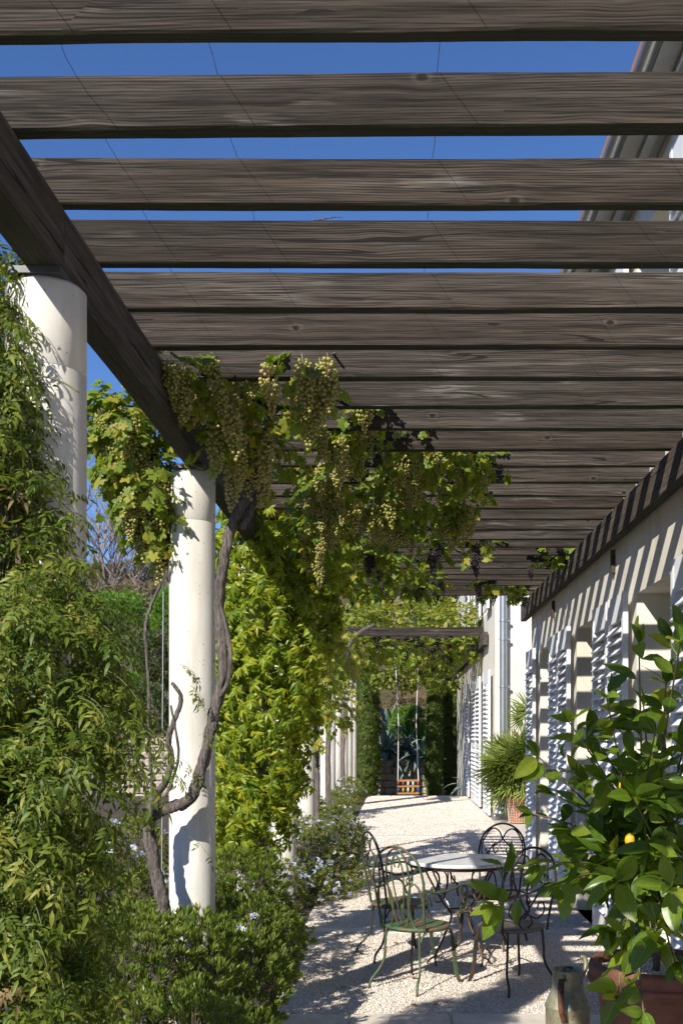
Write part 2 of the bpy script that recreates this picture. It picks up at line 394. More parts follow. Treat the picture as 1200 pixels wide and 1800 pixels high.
def hill_mat():
    m, t, b = nodes('dry_hillside'); v = mapped(t, (1,1,1)); n = noise_(t, v, .5, 8, .65); n2 = noise_(t, v, 6, 6, .7)
    c = ramp(t, n, [(.3, (.20, .125, .07)), (.5, (.16, .12, .06)), (.62, (.09, .095, .035)), (.8, (.25, .17, .10))]).outputs[0]
    c = mix(t, .8, c, ramp(t, n2, [(.3, (.45,.42,.4)), (.7, (1.5,1.4,1.3))]).outputs[0], 'MULTIPLY')
    L(t, c, b.inputs['Base Color']); b.inputs['Roughness'].default_value = .95; bump(t, b, n2, 1, .3); return m
M['hill'] = hill_mat()
M['rock'] = plain('wall_stone', (.40, .35, .28), .9, var=.4, scale=4, bmp=.6)
M['mortar'] = plain('dusty_mortar', (.24, .20, .16), .95, var=.3, scale=10, bmp=.5)
M['roof'] = plain('clay_roof', (.35, .17, .10), .85, var=.3, scale=4)

# ------------------------------------------------------------------ leaves
def blade(L_, w_, n=3, fold=.25, droop=.25, base=(0,0,0), ang=0, shape='lance', tilt=0, roll=0):
    """leaf blade along +y from base, quads either side of the midrib"""
    V = []; Fc = []
    for i in range(n+1):
        t_ = i/n
        if shape == 'lance': w = w_*math.sin(math.pi*min(1, t_**.75))**.9 if 0 < t_ < 1 else 0
        elif shape == 'ob': w = w_*math.sin(math.pi*t_**1.6) if 0 < t_ < 1 else 0
        else: w = w_*math.sin(math.pi*t_)**.7 if 0 < t_ < 1 else 0
        y = L_*t_; z = -droop*L_*t_*t_
        if i in (0, n): V.append((0, y, z))
        else: V += [(-w, y, z+fold*w), (0, y, z), (w, y, z+fold*w)]
    idx = [[0]] + [[1+3*(i-1), 2+3*(i-1), 3+3*(i-1)] for i in range(1, n)] + [[len(V)-1]]
    for i in range(n):
        a, c = idx[i], idx[i+1]
        if len(a) == 1: Fc += [(a[0], c[1], c[0]), (a[0], c[2], c[1])]
        elif len(c) == 1: Fc += [(a[0], a[1], c[0]), (a[1], a[2], c[0])]
        else: Fc += [(a[0], a[1], c[1], c[0]), (a[1], a[2], c[2], c[1])]
    Mx = Matrix.Translation(base) @ Matrix.Rotation(ang, 4, 'Z') @ Matrix.Rotation(tilt, 4, 'X') @ Matrix.Rotation(roll, 4, 'Y')
    return [tuple(Mx @ Vector(v)) for v in V], Fc
def joinT(parts):
    V = []; Fc = []
    for v, f in parts:
        n = len(V); V += v; Fc += [tuple(i+n for i in q) for q in f]
    return V, Fc
def T_pinnate(seed):                                  # jasmine: a pinnate leaf
    r = random.Random(seed); ps = []; npair = r.choice((2, 3, 3))
    rib = [(0, 0, 0)]
    for k in range(npair):
        y = .25+.55*k/npair; z = -.25*y*y
        for s in (-1, 1):
            ps.append(blade(r.uniform(.38, .48), r.uniform(.062, .08), 3, .3, r.uniform(.2, .6), (0, y, z), s*R(r.uniform(-62, -42)), 'lance', roll=r.uniform(-.4,.4)))
    ps.append(blade(.62, .09, 3, .3, r.uniform(.3, .6), (0, .8, -.16), R(r.uniform(-12, 12)), 'lance'))
    ps.append(([(-.012, 0, 0), (.012, 0, 0), (0, .85, -.18)], [(0, 1, 2)]))
    return joinT(ps)
def T_rosette(seed, n=10, L_=1.0, w_=.13, up=(25, 70), shape='ob'):
    r = random.Random(seed); ps = []
    for k in range(n):
        a = k*2.4 + r.uniform(-.3, .3); t = R(r.uniform(*up))
        v, f = blade(L_*r.uniform(.75, 1.1), w_*r.uniform(.85, 1.15), 3, .3, .25, (0, 0, 0), 0, shape)
        Mx = Matrix.Rotation(a, 4, 'Y') @ Matrix.Translation((0, .05*k*.7, 0)) @ Matrix.Rotation(math.pi/2 - t, 4, 'X')
        ps.append(([tuple(Mx @ Vector(q)) for q in v], f))
    ps.append(([(-.02, -.5, 0), (.02, -.5, .01), (0, .5, 0)], [(0, 1, 2)]))
    return joinT(ps)
def T_palmate(seed):
    r = random.Random(seed); ps = []
    for a in (-80, -42, 0, 42, 80):
        ps.append(blade(r.uniform(.85, 1.1)*(1 - abs(a)/320), .125, 4, .3, r.uniform(.25, .6), (0, .12, 0), R(a+r.uniform(-14, 14)), 'ell', tilt=R(r.uniform(-45, 20)), roll=r.uniform(-.8, .8)))
    return joinT(ps)
def T_grapeleaf(seed):
    r = random.Random(seed)
    pts = [(0, .05)]; prof = [(-155, .42), (-125, .62), (-112, .5), (-92, .42), (-72, .72), (-55, .84), (-42, .66), (-28, .60), (-14, .86), (0, 1.0)]
    prof = prof + [(-a, d) for a, d in reversed(prof[:-1])]
    cup = r.uniform(-.25, .35)
    V = [(0, .22, 0)]
    for a, d in prof:
        d *= r.uniform(.93, 1.07); x = d*.62*math.sin(R(a)); y = .22 + d*.66*math.cos(R(a))
        V.append((x, y, cup*(x*x+y*y)*.6 - abs(x)*.18 + r.uniform(-.05, .05)))
    Fc = [(0, i, i+1) for i in range(1, len(V)-1)]
    V.append((0, -.35, .1)); V.append((.015, .22, 0)); Fc.append((0, len(V)-2, len(V)-1))
    return V, Fc
def T_lemon(seed):
    r = random.Random(seed); V = []; Fc = []; n = 8; dr = r.uniform(.0, .35); cu = r.uniform(.1, .45)
    for i in range(n+1):
        t_ = i/n; w = .235*math.sin(math.pi*t_**.85)**.85 if 0 < t_ < 1 else .004
        y = t_; z = -dr*t_*t_
        for s in (-1, -.5, 0, .5, 1):
            wav = .012*math.sin(t_*22+s*2+seed)*abs(s)
            V.append((w*s, y, z + cu*abs(s)*w + wav))
    for i in range(n):
        for k in range(4): a = i*5+k; Fc.append((a, a+1, a+6, a+5))
    m = len(V); V += [(-.008, -.14, 0), (.008, -.14, 0), (.008, 0, 0), (-.008, 0, 0)]; Fc.append((m, m+1, m+2, m+3))
    return V, Fc
def T_tuft(seed, n=7):
    r = random.Random(seed); ps = []
    for k in range(n):
        a = R(r.uniform(-50, 50)); v, f = blade(r.uniform(.6, 1.0), .10, 2, .2, .05, (r.uniform(-.12,.12), 0, r.uniform(-.12,.12)), a, 'ell', tilt=R(r.uniform(-50, 50)))
        ps.append((v, f))
    return joinT(ps)
def T_flower(seed):
    r = random.Random(seed); ps = []
    for q in range(7):
        c = Vector((r.uniform(-.45,.45), r.uniform(0,.6), r.uniform(-.3,.45)))
        for k in range(5):
            v, f = blade(.26, .10, 2, .1, .1, (0,0,0), k*2*math.pi/5, 'ell')
            Mx = Matrix.Translation(c) @ Euler((r.uniform(-.6,.6)+1.2, r.uniform(-.6,.6), 0)).to_matrix().to_4x4()
            ps.append(([tuple(Mx @ Vector(p)) for p in v], f))
    return joinT(ps)

def basis(y, z):                                      # leaf axis y, leaf normal close to z
    y = y.normalized(); x = y.cross(z)
    if x.length < 1e-4: x = y.orthogonal()
    x.normalize(); z = x.cross(y)
    return Matrix((x, y, z)).transposed()
def rv(r=1.0):
    return Vector((random.uniform(-r, r), random.uniform(-r, r), random.uniform(-r, r)))
LEAFMESH = {}
def foliage(root, temps, mat, tr, key, parts=300, pname='leaf', smooth=True, sort=True):
    """tr: list of (pos, rot3x3, scale). The ones nearest to us become parts, the rest one joined part."""
    org = Vector(worg(root))
    if sort:
        eye = Vector((0, 0, EYE))
        def sc(q):
            d = (Vector(q[0])-eye); x = VX + F*d.x/max(d.y, .1); y = VY - F*d.z/max(d.y, .1)
            out = 0 if (-20 < x < 1220 and -20 < y < 1820) else 50
            return d.length*(1+random.uniform(0, .12)) + out
        tr = sorted(tr, key=sc)
    meshes = []
    for i, (V, Fc) in enumerate(temps):
        k = (key, i)
        if k not in LEAFMESH: LEAFMESH[k] = new_mesh(pname, V, Fc, mat, smooth)
        meshes.append(LEAFMESH[k])
    for pos, rot, s in tr[:parts]:
        o = bpy.data.objects.new(pname, meshes[random.randrange(len(meshes))]); COL.objects.link(o); o.parent = root
        o.matrix_basis = Matrix.Translation(Vector(pos)-org) @ rot.to_4x4() @ Matrix.Scale(s, 4)
    rest = tr[parts:]
    if not rest: return
    per = [[] for _ in temps]
    for q in rest: per[random.randrange(len(temps))].append(q)
    AV = []; loops = []; ltot = []; rn = []; off = 0
    for (V, Fc), qs in zip(temps, per):
        if not qs: continue
        V = np.array(V, dtype=np.float32); nv = len(V)
        Rm = np.array([[list(r_) for r_ in q[1]] for q in qs], dtype=np.float32)
        S = np.array([q[2] for q in qs], dtype=np.float32); Pz = np.array([tuple(Vector(q[0])-org) for q in qs], dtype=np.float32)
        vv = np.einsum('nij,vj->nvi', Rm, V)*S[:, None, None] + Pz[:, None, :]
        AV.append(vv.reshape(-1, 3)); fl = np.array([i for f in Fc for i in f], dtype=np.int64); tt = np.array([len(f) for f in Fc], dtype=np.int32)
        lo = (fl[None, :] + (np.arange(len(qs))*nv)[:, None] + off).reshape(-1)
        loops.append(lo); ltot.append(np.tile(tt, len(qs))); rn.append(np.repeat(rng.random(len(qs)), len(Fc))); off += nv*len(qs)
    AV = np.concatenate(AV); loops = np.concatenate(loops).astype(np.int32); ltot = np.concatenate(ltot); rn = np.concatenate(rn)
    me = bpy.data.meshes.new('foliage'); me.vertices.add(len(AV)); me.vertices.foreach_set('co', AV.reshape(-1))
    me.loops.add(len(loops)); me.loops.foreach_set('vertex_index', loops)
    me.polygons.add(len(ltot)); st = np.concatenate([[0], np.cumsum(ltot)[:-1]]).astype(np.int32)
    me.polygons.foreach_set('loop_start', st)
    try: me.polygons.foreach_set('loop_total', ltot)
    except Exception: pass
    a = me.attributes.new('rnd', 'FLOAT', 'FACE'); a.data.foreach_set('value', rn.astype(np.float32))
    me.materials.append(mat); me.update(calc_edges=True); me.validate()
    if smooth: me.shade_smooth()
    o = link('foliage', me, root); o['kind'] = 'stuff'
    return o

def B(px, py, rx, ry, Y, d):                          # ellipsoid from the photo: centre, radii in pixels, depth, depth radius
    return (P(px, py, Y), Vector((rx*Y/F, d, ry*Y/F)))
K = .79                                             # depth of the near pergola's things, per unit of first survey
def Bn(px, py, rx, ry, Y, d): return B(px, py, rx, ry, Y*K, d*K)
def Pn(px, py, Y): return P(px, py, Y*K)
LS = 1.0                                            # size of leaves, shoots and bunches in what follows
def sample_shell(blobs, n, lo=.75, hi=1.0, minz=.02, reject=.72):
    wts = [b[1].x*b[1].z + b[1].y*b[1].z + b[1].x*b[1].y for b in blobs]; out = []; tries = 0
    while len(out) < n and tries < n*12:
        tries += 1
        c, r = random.choices(blobs, wts)[0]
        d = Vector((random.gauss(0,1), random.gauss(0,1), random.gauss(0,1))).normalized()
        k = random.uniform(lo, hi); p = c + Vector((d.x*r.x, d.y*r.y, d.z*r.z))*k
        if p.z < minz: continue
        bad = False
        for c2, r2 in blobs:
            if c2 is c: continue
            q = p-c2; 
            if (q.x/r2.x)**2+(q.y/r2.y)**2+(q.z/r2.z)**2 < reject*reject: bad = True; break
        if bad: continue
        nrm = Vector((d.x/r.x, d.y/r.y, d.z/r.z)).normalized()
        out.append((p, nrm))
    return out
def shoots(pts, length, nleaf, size, droop=.5, outw=1.0, up=0.0, jitter=.6, hang=.4, nup=.7, leafup=0):
    """little shoots that carry leaves; returns leaf transforms and stem lines"""
    tr = []; stems = []
    for p, nrm in pts:
        d = (nrm*outw + rv(jitter) + Vector((0, 0, up))).normalized(); l = LS*length*random.uniform(.6, 1.3)
        q = p.copy(); line = [q.copy()]; n = max(2, int(nleaf*random.uniform(.7, 1.3)))
        for k in range(n):
            d = (d + Vector((0, 0, -droop/n))).normalized(); q = q + d*(l/n); line.append(q.copy())
            side = d.cross(Vector((0, 0, 1))); side = side.normalized() if side.length > .05 else Vector((1, 0, 0))
            s = -1 if k % 2 else 1
            ax = (d*.6 + side*s*.9 + rv(.35) + Vector((0, 0, -hang+leafup))).normalized()
            nz = (Vector((0, 0, 1))*nup + nrm*.6 + rv(.5))
            tr.append((q, basis(ax, nz), LS*size*random.uniform(.7, 1.25)))
        ax = (d + Vector((0, 0, -hang*.6))).normalized(); tr.append((q, basis(ax, Vector((0,0,1))*nup+nrm*.5+rv(.4)), LS*size*random.uniform(.8, 1.2)))
        stems.append(line)
    return tr, stems
def stems_obj(root, stems, mat, r=.0018, name='stem', every=1, sides=3):
    mb = MB()
    for s in stems[::every]: mb.tube(s, [r*(1-.5*i/len(s)) for i in range(len(s))], sides, cap=False)
    return mb.build(name, mat, root, smooth=True, kind='stuff')

JT = [T_pinnate(i) for i in range(5)]
PT = [T_rosette(i) for i in range(4)]
PLT = [T_rosette(20+i, 8, 1.0, .17, (10, 85), 'ob') for i in range(3)]
CT = [T_palmate(i) for i in range(5)]
GT = [T_grapeleaf(i) for i in range(6)]
LT = [T_lemon(i) for i in range(6)]
TT = [T_tuft(i) for i in range(4)]
ST = [T_tuft(30+i, 5) for i in range(3)]
FT = [T_flower(i) for i in range(3)]

# ================================================================== THE SETTING
def hmap(x, y):
    base = -.6
    hill = 0
    if y > 36.8: hill = (y-36.8)*.52 - max(0, y-58)*.42
    hill = max(0, hill)
    left = max(0, -x-14)*.10
    n = noise.noise(Vector((x*.12, y*.12, 0)))*1.2 + noise.noise(Vector((x*.5, y*.5, 3)))*.35
    k = min(1, max(0, (y-36.8)/4) + max(0, (-x-12)/8))
    return base + hill*(1 if x > -30 else 1) + left + n*min(1, k)
xs = list(np.concatenate([np.arange(-200, -40, 12), np.arange(-40, 40, 1.2), np.arange(40, 201, 12)]))
ys = list(np.concatenate([np.arange(-80, 28, 8), np.arange(28, 75, 1.0), np.arange(75, 140, 5), np.arange(140, 420, 30)]))
V = [(x, y, hmap(x, y)) for y in ys for x in xs]; nx = len(xs)
Fc = [(j*nx+i, j*nx+i+1, (j+1)*nx+i+1, (j+1)*nx+i) for j in range(len(ys)-1) for i in range(nx-1)]
tag(link('hillside', new_mesh('hillside', V, Fc, M['hill'], True)), kind='structure')
mb = MB(); mb.box(-.80, 9, -20, 28.0, -.75, 0); tag(mb.build('terrace', M['gravel']), kind='structure')
# planting bed beside it, gently uneven
V = []; Fc = []; nx_, ny_ = 24, 70
for j in range(ny_+1):
    for i in range(nx_+1):
        x = -9.5 + 8.72*i/nx_ ; y = -12 + 40*j/ny_
        z = .02 + (.05*noise.noise(Vector((x*2, y*2, 1))) if 0 < i < nx_ else -.03)
        V.append((x, y, z))
Fc = [(j*(nx_+1)+i, j*(nx_+1)+i+1, (j+1)*(nx_+1)+i+1, (j+1)*(nx_+1)+i) for j in range(ny_) for i in range(nx_)]
n0 = len(V); V += [(-9.5,-12,-.7), (-.78,-12,-.7), (-.78,28,-.7), (-9.5,28,-.7)]
Fc += [(n0+1, n0, 0, nx_), (n0+2, n0+1, nx_, len(V)-5), (n0+3, n0+2, len(V)-5, ny_*(nx_+1)), (n0, n0+3, ny_*(nx_+1), 0)]
tag(link('planting_bed', new_mesh('planting_bed', V, Fc, M['soil'], True)), kind='structure')

# loose gravel chips, close to us where they can be seen
oc = np.array([(1,0,0),(-1,0,0),(0,1,0),(0,-1,0),(0,0,1),(0,0,-1)], dtype=np.float32)
of = [(0,2,4),(2,1,4),(1,3,4),(3,0,4),(2,0,5),(1,2,5),(3,1,5),(0,3,5)]
tr = []
NG = 62000
gy = 5.6 + 8.5*rng.random(NG)**1.35; gx = -.80 + rng.random(NG)*(2.45)
for i in range(NG):
    e = Euler((random.uniform(0, 3), random.uniform(0, 3), random.uniform(0, 6))).to_matrix()
    s = random.uniform(.0045, .0085); tr.append(((gx[i], gy[i], s*.35), e @ Matrix.Diagonal((1, random.uniform(.6, 1), random.uniform(.5, .8))), s))
NF = 34000
fy = 13.0 + 14.6*rng.random(NF); fx = -.80 + rng.random(NF)*2.55
for i in range(NF):
    e = Euler((random.uniform(0, 3), random.uniform(0, 3), random.uniform(0, 6))).to_matrix(); s = random.uniform(.008, .014)
    tr.append(((fx[i], fy[i], s*.3), e @ Matrix.Diagonal((1, random.uniform(.6, 1), random.uniform(.4, .7))), s))
SY = [6.12, 9.0, 11.75, 14.5, 17.25, 20.0, 23.0, 26.0]
tr = [q for q in tr if not any(abs(q[0][1]-y_) < (.172 if y_ < 7 else .10) and random.random() < .9 for y_ in SY)]   # few chips lie on the stone strips
gr = tag(empty('gravel'), 'loose pale gravel chips spread over the terrace around the table and chairs', 'gravel', kind='stuff')
o = foliage(gr, [(list(map(tuple, oc)), of)], M['stonechip'], tr, 'chip', parts=0, smooth=False, sort=False)
o.parent = None; bpy.data.objects.remove(gr); o.name = 'gravel'
tag(o, 'loose pale gravel chips spread over the terrace around the table and chairs', 'gravel', kind='stuff')

# stone strips let into the gravel
strip_y = [6.12, 9.0, 11.75, 14.5, 17.25, 20.0, 23.0, 26.0]
words = ['nearest stone strip across the gravel, at the foot of the picture', 'stone strip across the gravel just behind the front chairs',
         'stone strip across the gravel behind the marble table', 'fourth stone strip, beyond the table beside the flowering shrub',
         'fifth stone strip, at the end of the near pergola', 'stone strip level with the potted palm', 'stone strip under the start of the far pergola',
         'last stone strip before the terrace edge']
for k, y in enumerate(strip_y):
    s = empty('stone_strip', (0, y, 0), label=words[k], cat='paving', group='stone strips across the gravel terrace')
    x = -.8; xe = 1.64 if y < 13 else 1.76
    while x < xe-.04:
        l = min(random.uniform(.5, .62), xe-x)
        mb = MB(); h = (.012 if k == 0 else .007) + random.uniform(0, .004)
        hw = .17 if k == 0 else .10; x0, x1, y0, y1 = x+.005, x+l-.005, y-hw, y+hw; c = .008
        Vv = [(x0,y0,-.03),(x1,y0,-.03),(x1,y1,-.03),(x0,y1,-.03),(x0,y0,h-c),(x1,y0,h-c),(x1,y1,h-c),(x0,y1,h-c),(x0+c,y0+c,h),(x1-c,y0+c,h),(x1-c,y1-c,h),(x0+c,y1-c,h)]
        Ff = [(0,1,5,4),(1,2,6,5),(2,3,7,6),(3,0,4,7),(4,5,9,8),(5,6,10,9),(6,7,11,10),(7,4,8,11),(8,9,10,11)]
        mb.add(Vv, Ff).build('slab', M['slab'], s); x += l
# edge of the terrace
s = empty('terrace_edge', (0, 27.9, 0), label='thin pale stone edging where the gravel terrace ends, beneath the swing', cat='edging')
x = -.8
while x < 1.75:
    MB().box(x+.006, x+.6, 27.72, 28.05, -.05, .02).build('slab', M['slab'], s); x += .61

# ================================================================== PERGOLAS
def plank(name, parent, mat, a, b_, yc, th, z0, z1, axis=0, wob=.004, rot=0, segs=46):
    """a timber from a to b_ along x (axis 0) or y (axis 1), rough sawn"""
    V = []; Fc = []; c = .005; sd = random.uniform(0, 90)
    prof = [(-th/2+c, z0), (th/2-c, z0), (th/2, z0+c), (th/2, z1-c), (th/2-c, z1), (-th/2+c, z1), (-th/2, z1-c), (-th/2, z0+c)]
    bow = random.uniform(-.006, .006)
    for i in range(segs+1):
        t_ = a + (b_-a)*i/segs; u = i/segs
        for k, (w_, z_) in enumerate(prof):
            dz = wob*noise.noise(Vector((t_*2.2, k*.7, sd))) + .35*wob*noise.noise(Vector((t_*11, k, sd))) + bow*math.sin(math.pi*u)
            dw = wob*.6*noise.noise(Vector((t_*1.7, k*.9, sd+20))) + (t_-(a+b_)/2)*math.tan(rot)
            V.append((t_, yc+w_+dw, z_+dz) if axis == 0 else (yc+w_+dw, t_, z_+dz))
    for i in range(segs):
        for k in range(8):
            k2 = (k+1) % 8; q = (i*8+k, i*8+k2, (i+1)*8+k2, (i+1)*8+k)
            Fc.append(tuple(reversed(q)) if axis == 0 else q)
    Fc.append(tuple(range(8))); Fc.append(tuple(segs*8+k for k in reversed(range(8))))
    o0 = worg(parent); V = [(v[0]-o0.x, v[1]-o0.y, v[2]-o0.z) for v in V]
    return link(name, new_mesh(name, V, Fc, mat), parent)
def column(parent, x, y, z0, z1, r=.155):
    mb = MB(); prof = []
    zj = z1-.27
    prof += [(r, z0), (r, zj-.003), (r-.0012, zj-.001), (r-.0012, zj+.001), (r, zj+.003), (r, z1-.012), (r-.012, z1), (0, z1)]
    mb.lathe([(a, b_) for a, b_ in prof], (x, y, 0), 56)
    o = mb.build('column', M['concrete'], parent, smooth=False)
    for p in o.data.polygons: p.use_smooth = abs(p.normal.z) < .5
    MB().box(x-.075, x+.085, y-.13, y+.13, z1, z1+.021).build('bearing_plate', M['wire'], o)
HB = EYE+1.414; HS = EYE+1.627; SH = .148; ST_ = .051; SP = .41; Y1 = 2.504
perg = empty('pergola', (-1.106, 3.4, 0), label='near pergola of weathered brown timber slats on round white concrete columns, running along the house', cat='pergola')
for y in (-1.26, 1.07, 3.40, 5.81, 8.14, 10.43, 12.80): column(perg, -1.106, y, -.05, HB-.021, .1225)
for a, b_ in ((-2.4, 3.35), (3.355, 8.06), (8.065, 13.67)):
    plank('beam', perg, M['woodY'], a, b_, -1.082, .095, HB, HS-.002, 1, .005, segs=70)
for a, b_ in ((-2.4, 3.95), (3.955, 9.0), (9.005, 13.75)):
    plank('beam', perg, M['woodY'], a, b_, 1.589, .071, HB, HS-.002, 1, .004, segs=70)
for k in range(-11, 26):
    y = Y1 + SP*k + ST_/2
    rot = {0: -R(.45), 1: -R(.55), 2: -R(.05)}.get(k, R(random.uniform(-.12, .12)))
    x0, x1 = -1.138+random.uniform(-.024, .008), 1.627
    plank('slat', perg, M['wood'], x0, x1, y, ST_*random.uniform(.9, 1.1), HS+random.uniform(-.003, .003), HS+SH*random.uniform(.96, 1.05), 0, .0028, rot, segs=46 if k < 12 else 16)
for xw in (-.87, -.50, .10, .81):
    pts = []
    y = .8
    while y < 12.9:
        pts.append((xw+random.uniform(-.010, .010), y, HS+SH+.010+random.uniform(-.005, .010))); y += .205
    MB().tube(pts, .0009, 4).build('wire', M['wire'], perg)
HB, HS, SH, ST_ = EYE+1.79, EYE+2.06, .187, .065
perg2 = empty('pergola', (-1.4, 24.1, 0), label='far pergola overgrown with yellow-green vine, beyond the downpipe, with the swing hanging from it', cat='pergola')
for y, zb in ((21.5, -.05), (24.1, -.05), (26.8, -.05), (29.5, -.65), (32.4, -.65)): column(perg2, -1.4, y, zb, HB-.021)
plank('beam', perg2, M['woodY'], 21.2, 33.2, -1.37, .12, HB, HS-.002, 1, .006, segs=40)
plank('beam', perg2, M['woodY'], 22.0, 33.2, 1.77, .09, HB, HS-.002, 1, .006, segs=40)
for k in range(13):
    y = 23.0+.8*k+ST_/2
    plank('slat', perg2, M['wood'], -1.44, 1.815, y, ST_, HS, HS+SH, 0, .004, 0, segs=12)

# ================================================================== HOUSE
house = empty('house', (1.66, 8, 0), label='cream plastered house with white louvred shutters along the right side of the terrace', cat='house')
def wall(xf, th, y0, y1, z0, z1, ops, name='wall', axis='x', mat=None):
    """front face at xf (looking towards -x); openings (ya, yb, za, zb)"""
    ys_ = sorted({y0, y1, *[o[0] for o in ops], *[o[1] for o in ops]}); zs_ = sorted({z0, z1, *[o[2] for o in ops], *[o[3] for o in ops]})
    def solid(i, j):
        if i < 0 or j < 0 or i >= len(ys_)-1 or j >= len(zs_)-1: return False
        yc = (ys_[i]+ys_[i+1])/2; zc = (zs_[j]+zs_[j+1])/2
        return not any(a < yc < b_ and c < zc < d for a, b_, c, d in ops)
    mb = MB()
    def q(*p): 
        mb.add([(x, y, z) if axis == 'x' else (y, x, z) for x, y, z in p], [(0,1,2,3)])
    for i in range(len(ys_)-1):
        for j in range(len(zs_)-1):
            if not solid(i, j): continue
            a, b_, c, d = ys_[i], ys_[i+1], zs_[j], zs_[j+1]; xb = xf+th
            q((xf,a,c),(xf,a,d),(xf,b_,d),(xf,b_,c)); q((xb,a,c),(xb,b_,c),(xb,b_,d),(xb,a,d))
            if not solid(i-1, j): q((xf,a,c),(xb,a,c),(xb,a,d),(xf,a,d))
            if not solid(i+1, j): q((xf,b_,c),(xf,b_,d),(xb,b_,d),(xb,b_,c))
            if not solid(i, j-1): q((xf,a,c),(xf,b_,c),(xb,b_,c),(xb,a,c))
            if not solid(i, j+1): q((xf,a,d),(xb,a,d),(xb,b_,d),(xf,b_,d))
    return mb.build(name, mat or M['plaster'], house)
LZ = EYE+1.23; LN = EYE+.972
opsA = [(3.8, 4.98, 0, LN), (6.36, 7.54, 0, LN), (8.89, 10.07, 0, LN), (11.46, 12.66, 0, LN)]
opsU = [(a, b_, 3.62, 5.02) for a, b_, _, _ in opsA]
wall(1.66, .32, .8, 13.5, -.1, 5.35, opsA+opsU)
opsB = [(22.3, 23.3, 0, LZ), (26.0, 27.0, 0, LZ), (28.9, 30.0, -.6, LZ)]
opsBU = [(22.3, 23.3, 4.15, 5.95), (26.0, 27.0, 4.15, 5.95)]
wall(1.84, .30, 20.6, 34.0, -.7, 6.34, opsB+opsBU)
mb = MB(); mb.box(2.14, 8, 20.6, 20.9, -.1, 6.34); mb.build('wall', M['plaster'], house)
mb = MB(); mb.box(1.985, 8, 13.3, 13.5, -.1, 5.35); mb.build('wall', M['plaster'], house)
mb = MB(); mb.box(1.985, 8, .8, 1.1, -.1, 5.35); mb.build('wall', M['plaster'], house)
mb = MB(); mb.box(8, 8.3, .8, 34, -.7, 5.35); mb.build('wall', M['plaster'], house)
# doors and windows; opaque panes carry the unlit rooms' darkness in their colour
def glazed(x, a, b_, z0, z1):
    g = MB()
    for yy0, yy1, zz0, zz1 in ((a, a+.07, z0, z1), (b_-.07, b_, z0, z1), (a+.07, b_-.07, z1-.08, z1), (a+.07, b_-.07, z0, z0+.12), ((a+b_)/2-.04, (a+b_)/2+.04, z0+.12, z1-.08)):
        g.box(x, x+.05, yy0, yy1, zz0, zz1)
    d = g.build('glazed_door' if z0 < 1 else 'window', M['white'], house)
    MB().box(x+.02, x+.03, a+.07, (a+b_)/2-.04, z0+.12, z1-.08).build('pane', M['glass'], d)
    MB().box(x+.02, x+.03, (a+b_)/2+.04, b_-.07, z0+.12, z1-.08).build('pane', M['glass'], d)
for a, b_, z0, z1 in opsA+opsU: glazed(1.915, a, b_, z0, z1)
for a, b_, z0, z1 in opsB+opsBU: glazed(2.08, a, b_, z0, z1)
# shutters: frame, top panel, louvres
def louv_mesh(w_, d):
    mb = MB(); t = R(50); th = .012
    c, s_ = math.cos(t), math.sin(t)
    pts = []
    for u, v in ((-d/2, -th/2), (d/2, -th/2), (d/2, th/2), (-d/2, th/2)): pts.append((u*c - v*s_, u*s_ + v*c))
    Vv = [(p[0], -w_/2, p[1]) for p in pts] + [(p[0], w_/2, p[1]) for p in pts]
    mb.add(Vv, [(0,1,2,3),(7,6,5,4),(0,4,5,1),(1,5,6,2),(2,6,7,3),(3,7,4,0)])
    return new_mesh('louvre', mb.v, mb.f, M['white'])
LVM = {}
def shutter(x, a, b_, z0, z1, k=1.0):
    s_ = .07*k; mb = MB(); th = .046*k
    mb.box(x-th, x, a, a+s_, z0, z1); mb.box(x-th, x, b_-s_, b_, z0, z1)
    mb.box(x-th+.004, x-.004, a+s_, b_-s_, z1-.24*k, z1-.003); mb.box(x-th+.004, x-.004, a+s_, b_-s_, z0+.003, z0+.2)
    zm = (z0+z1)/2-.1
    mb.box(x-th+.004, x-.004, a+s_, b_-s_, zm-.05, zm+.05)
    f = mb.build('shutter', M['white'], house)
    w_ = round(b_-a-2*s_+.004, 3); key = (w_, k)
    if key not in LVM: LVM[key] = louv_mesh(w_, .098*k)
    o0 = worg(house)
    z = z0+.25
    while z < z1-.27*k:
        if not (zm-.08 < z < zm+.08):
            l = link('louvre', LVM[key], f, (x-th/2-.012*k-o0.x, (a+b_)/2-o0.y, z-o0.z))
        z += .094*k
    hb = MB()
    for zz in (z0+.35, (z0+z1)/2+.05, z1-.3): hb.box(x, x+.04, b_-.02, b_+.008, zz, zz+.05)
    hb.build('hinge', M['white'], f)
ZT = EYE+1.27; ZN = EYE+1.0
for a, b_ in ((3.0, 3.72), (5.05, 5.64), (5.69, 6.28), (7.61, 8.19), (8.24, 8.82), (10.15, 10.74), (10.79, 11.38), (12.74, 13.42)):
    shutter(1.615, a, b_, .04, ZN, .8)
for a, b_, *_ in opsU:
    shutter(1.615, a-.68, a-.05, 3.6, 5.05, .8); shutter(1.615, b_+.05, b_+.68, 3.6, 5.05, .8)
for a, b_ in ((20.95, 22.2), (23.35, 24.5), (24.6, 25.9), (27.05, 28.3)):
    shutter(1.78, a, b_, .05, ZT-.05)
for a, b_ in ((21.2, 22.25), (23.35, 24.5), (24.8, 25.95), (27.05, 28.2)):
    shutter(1.78, a, b_, 4.1, 6.0)
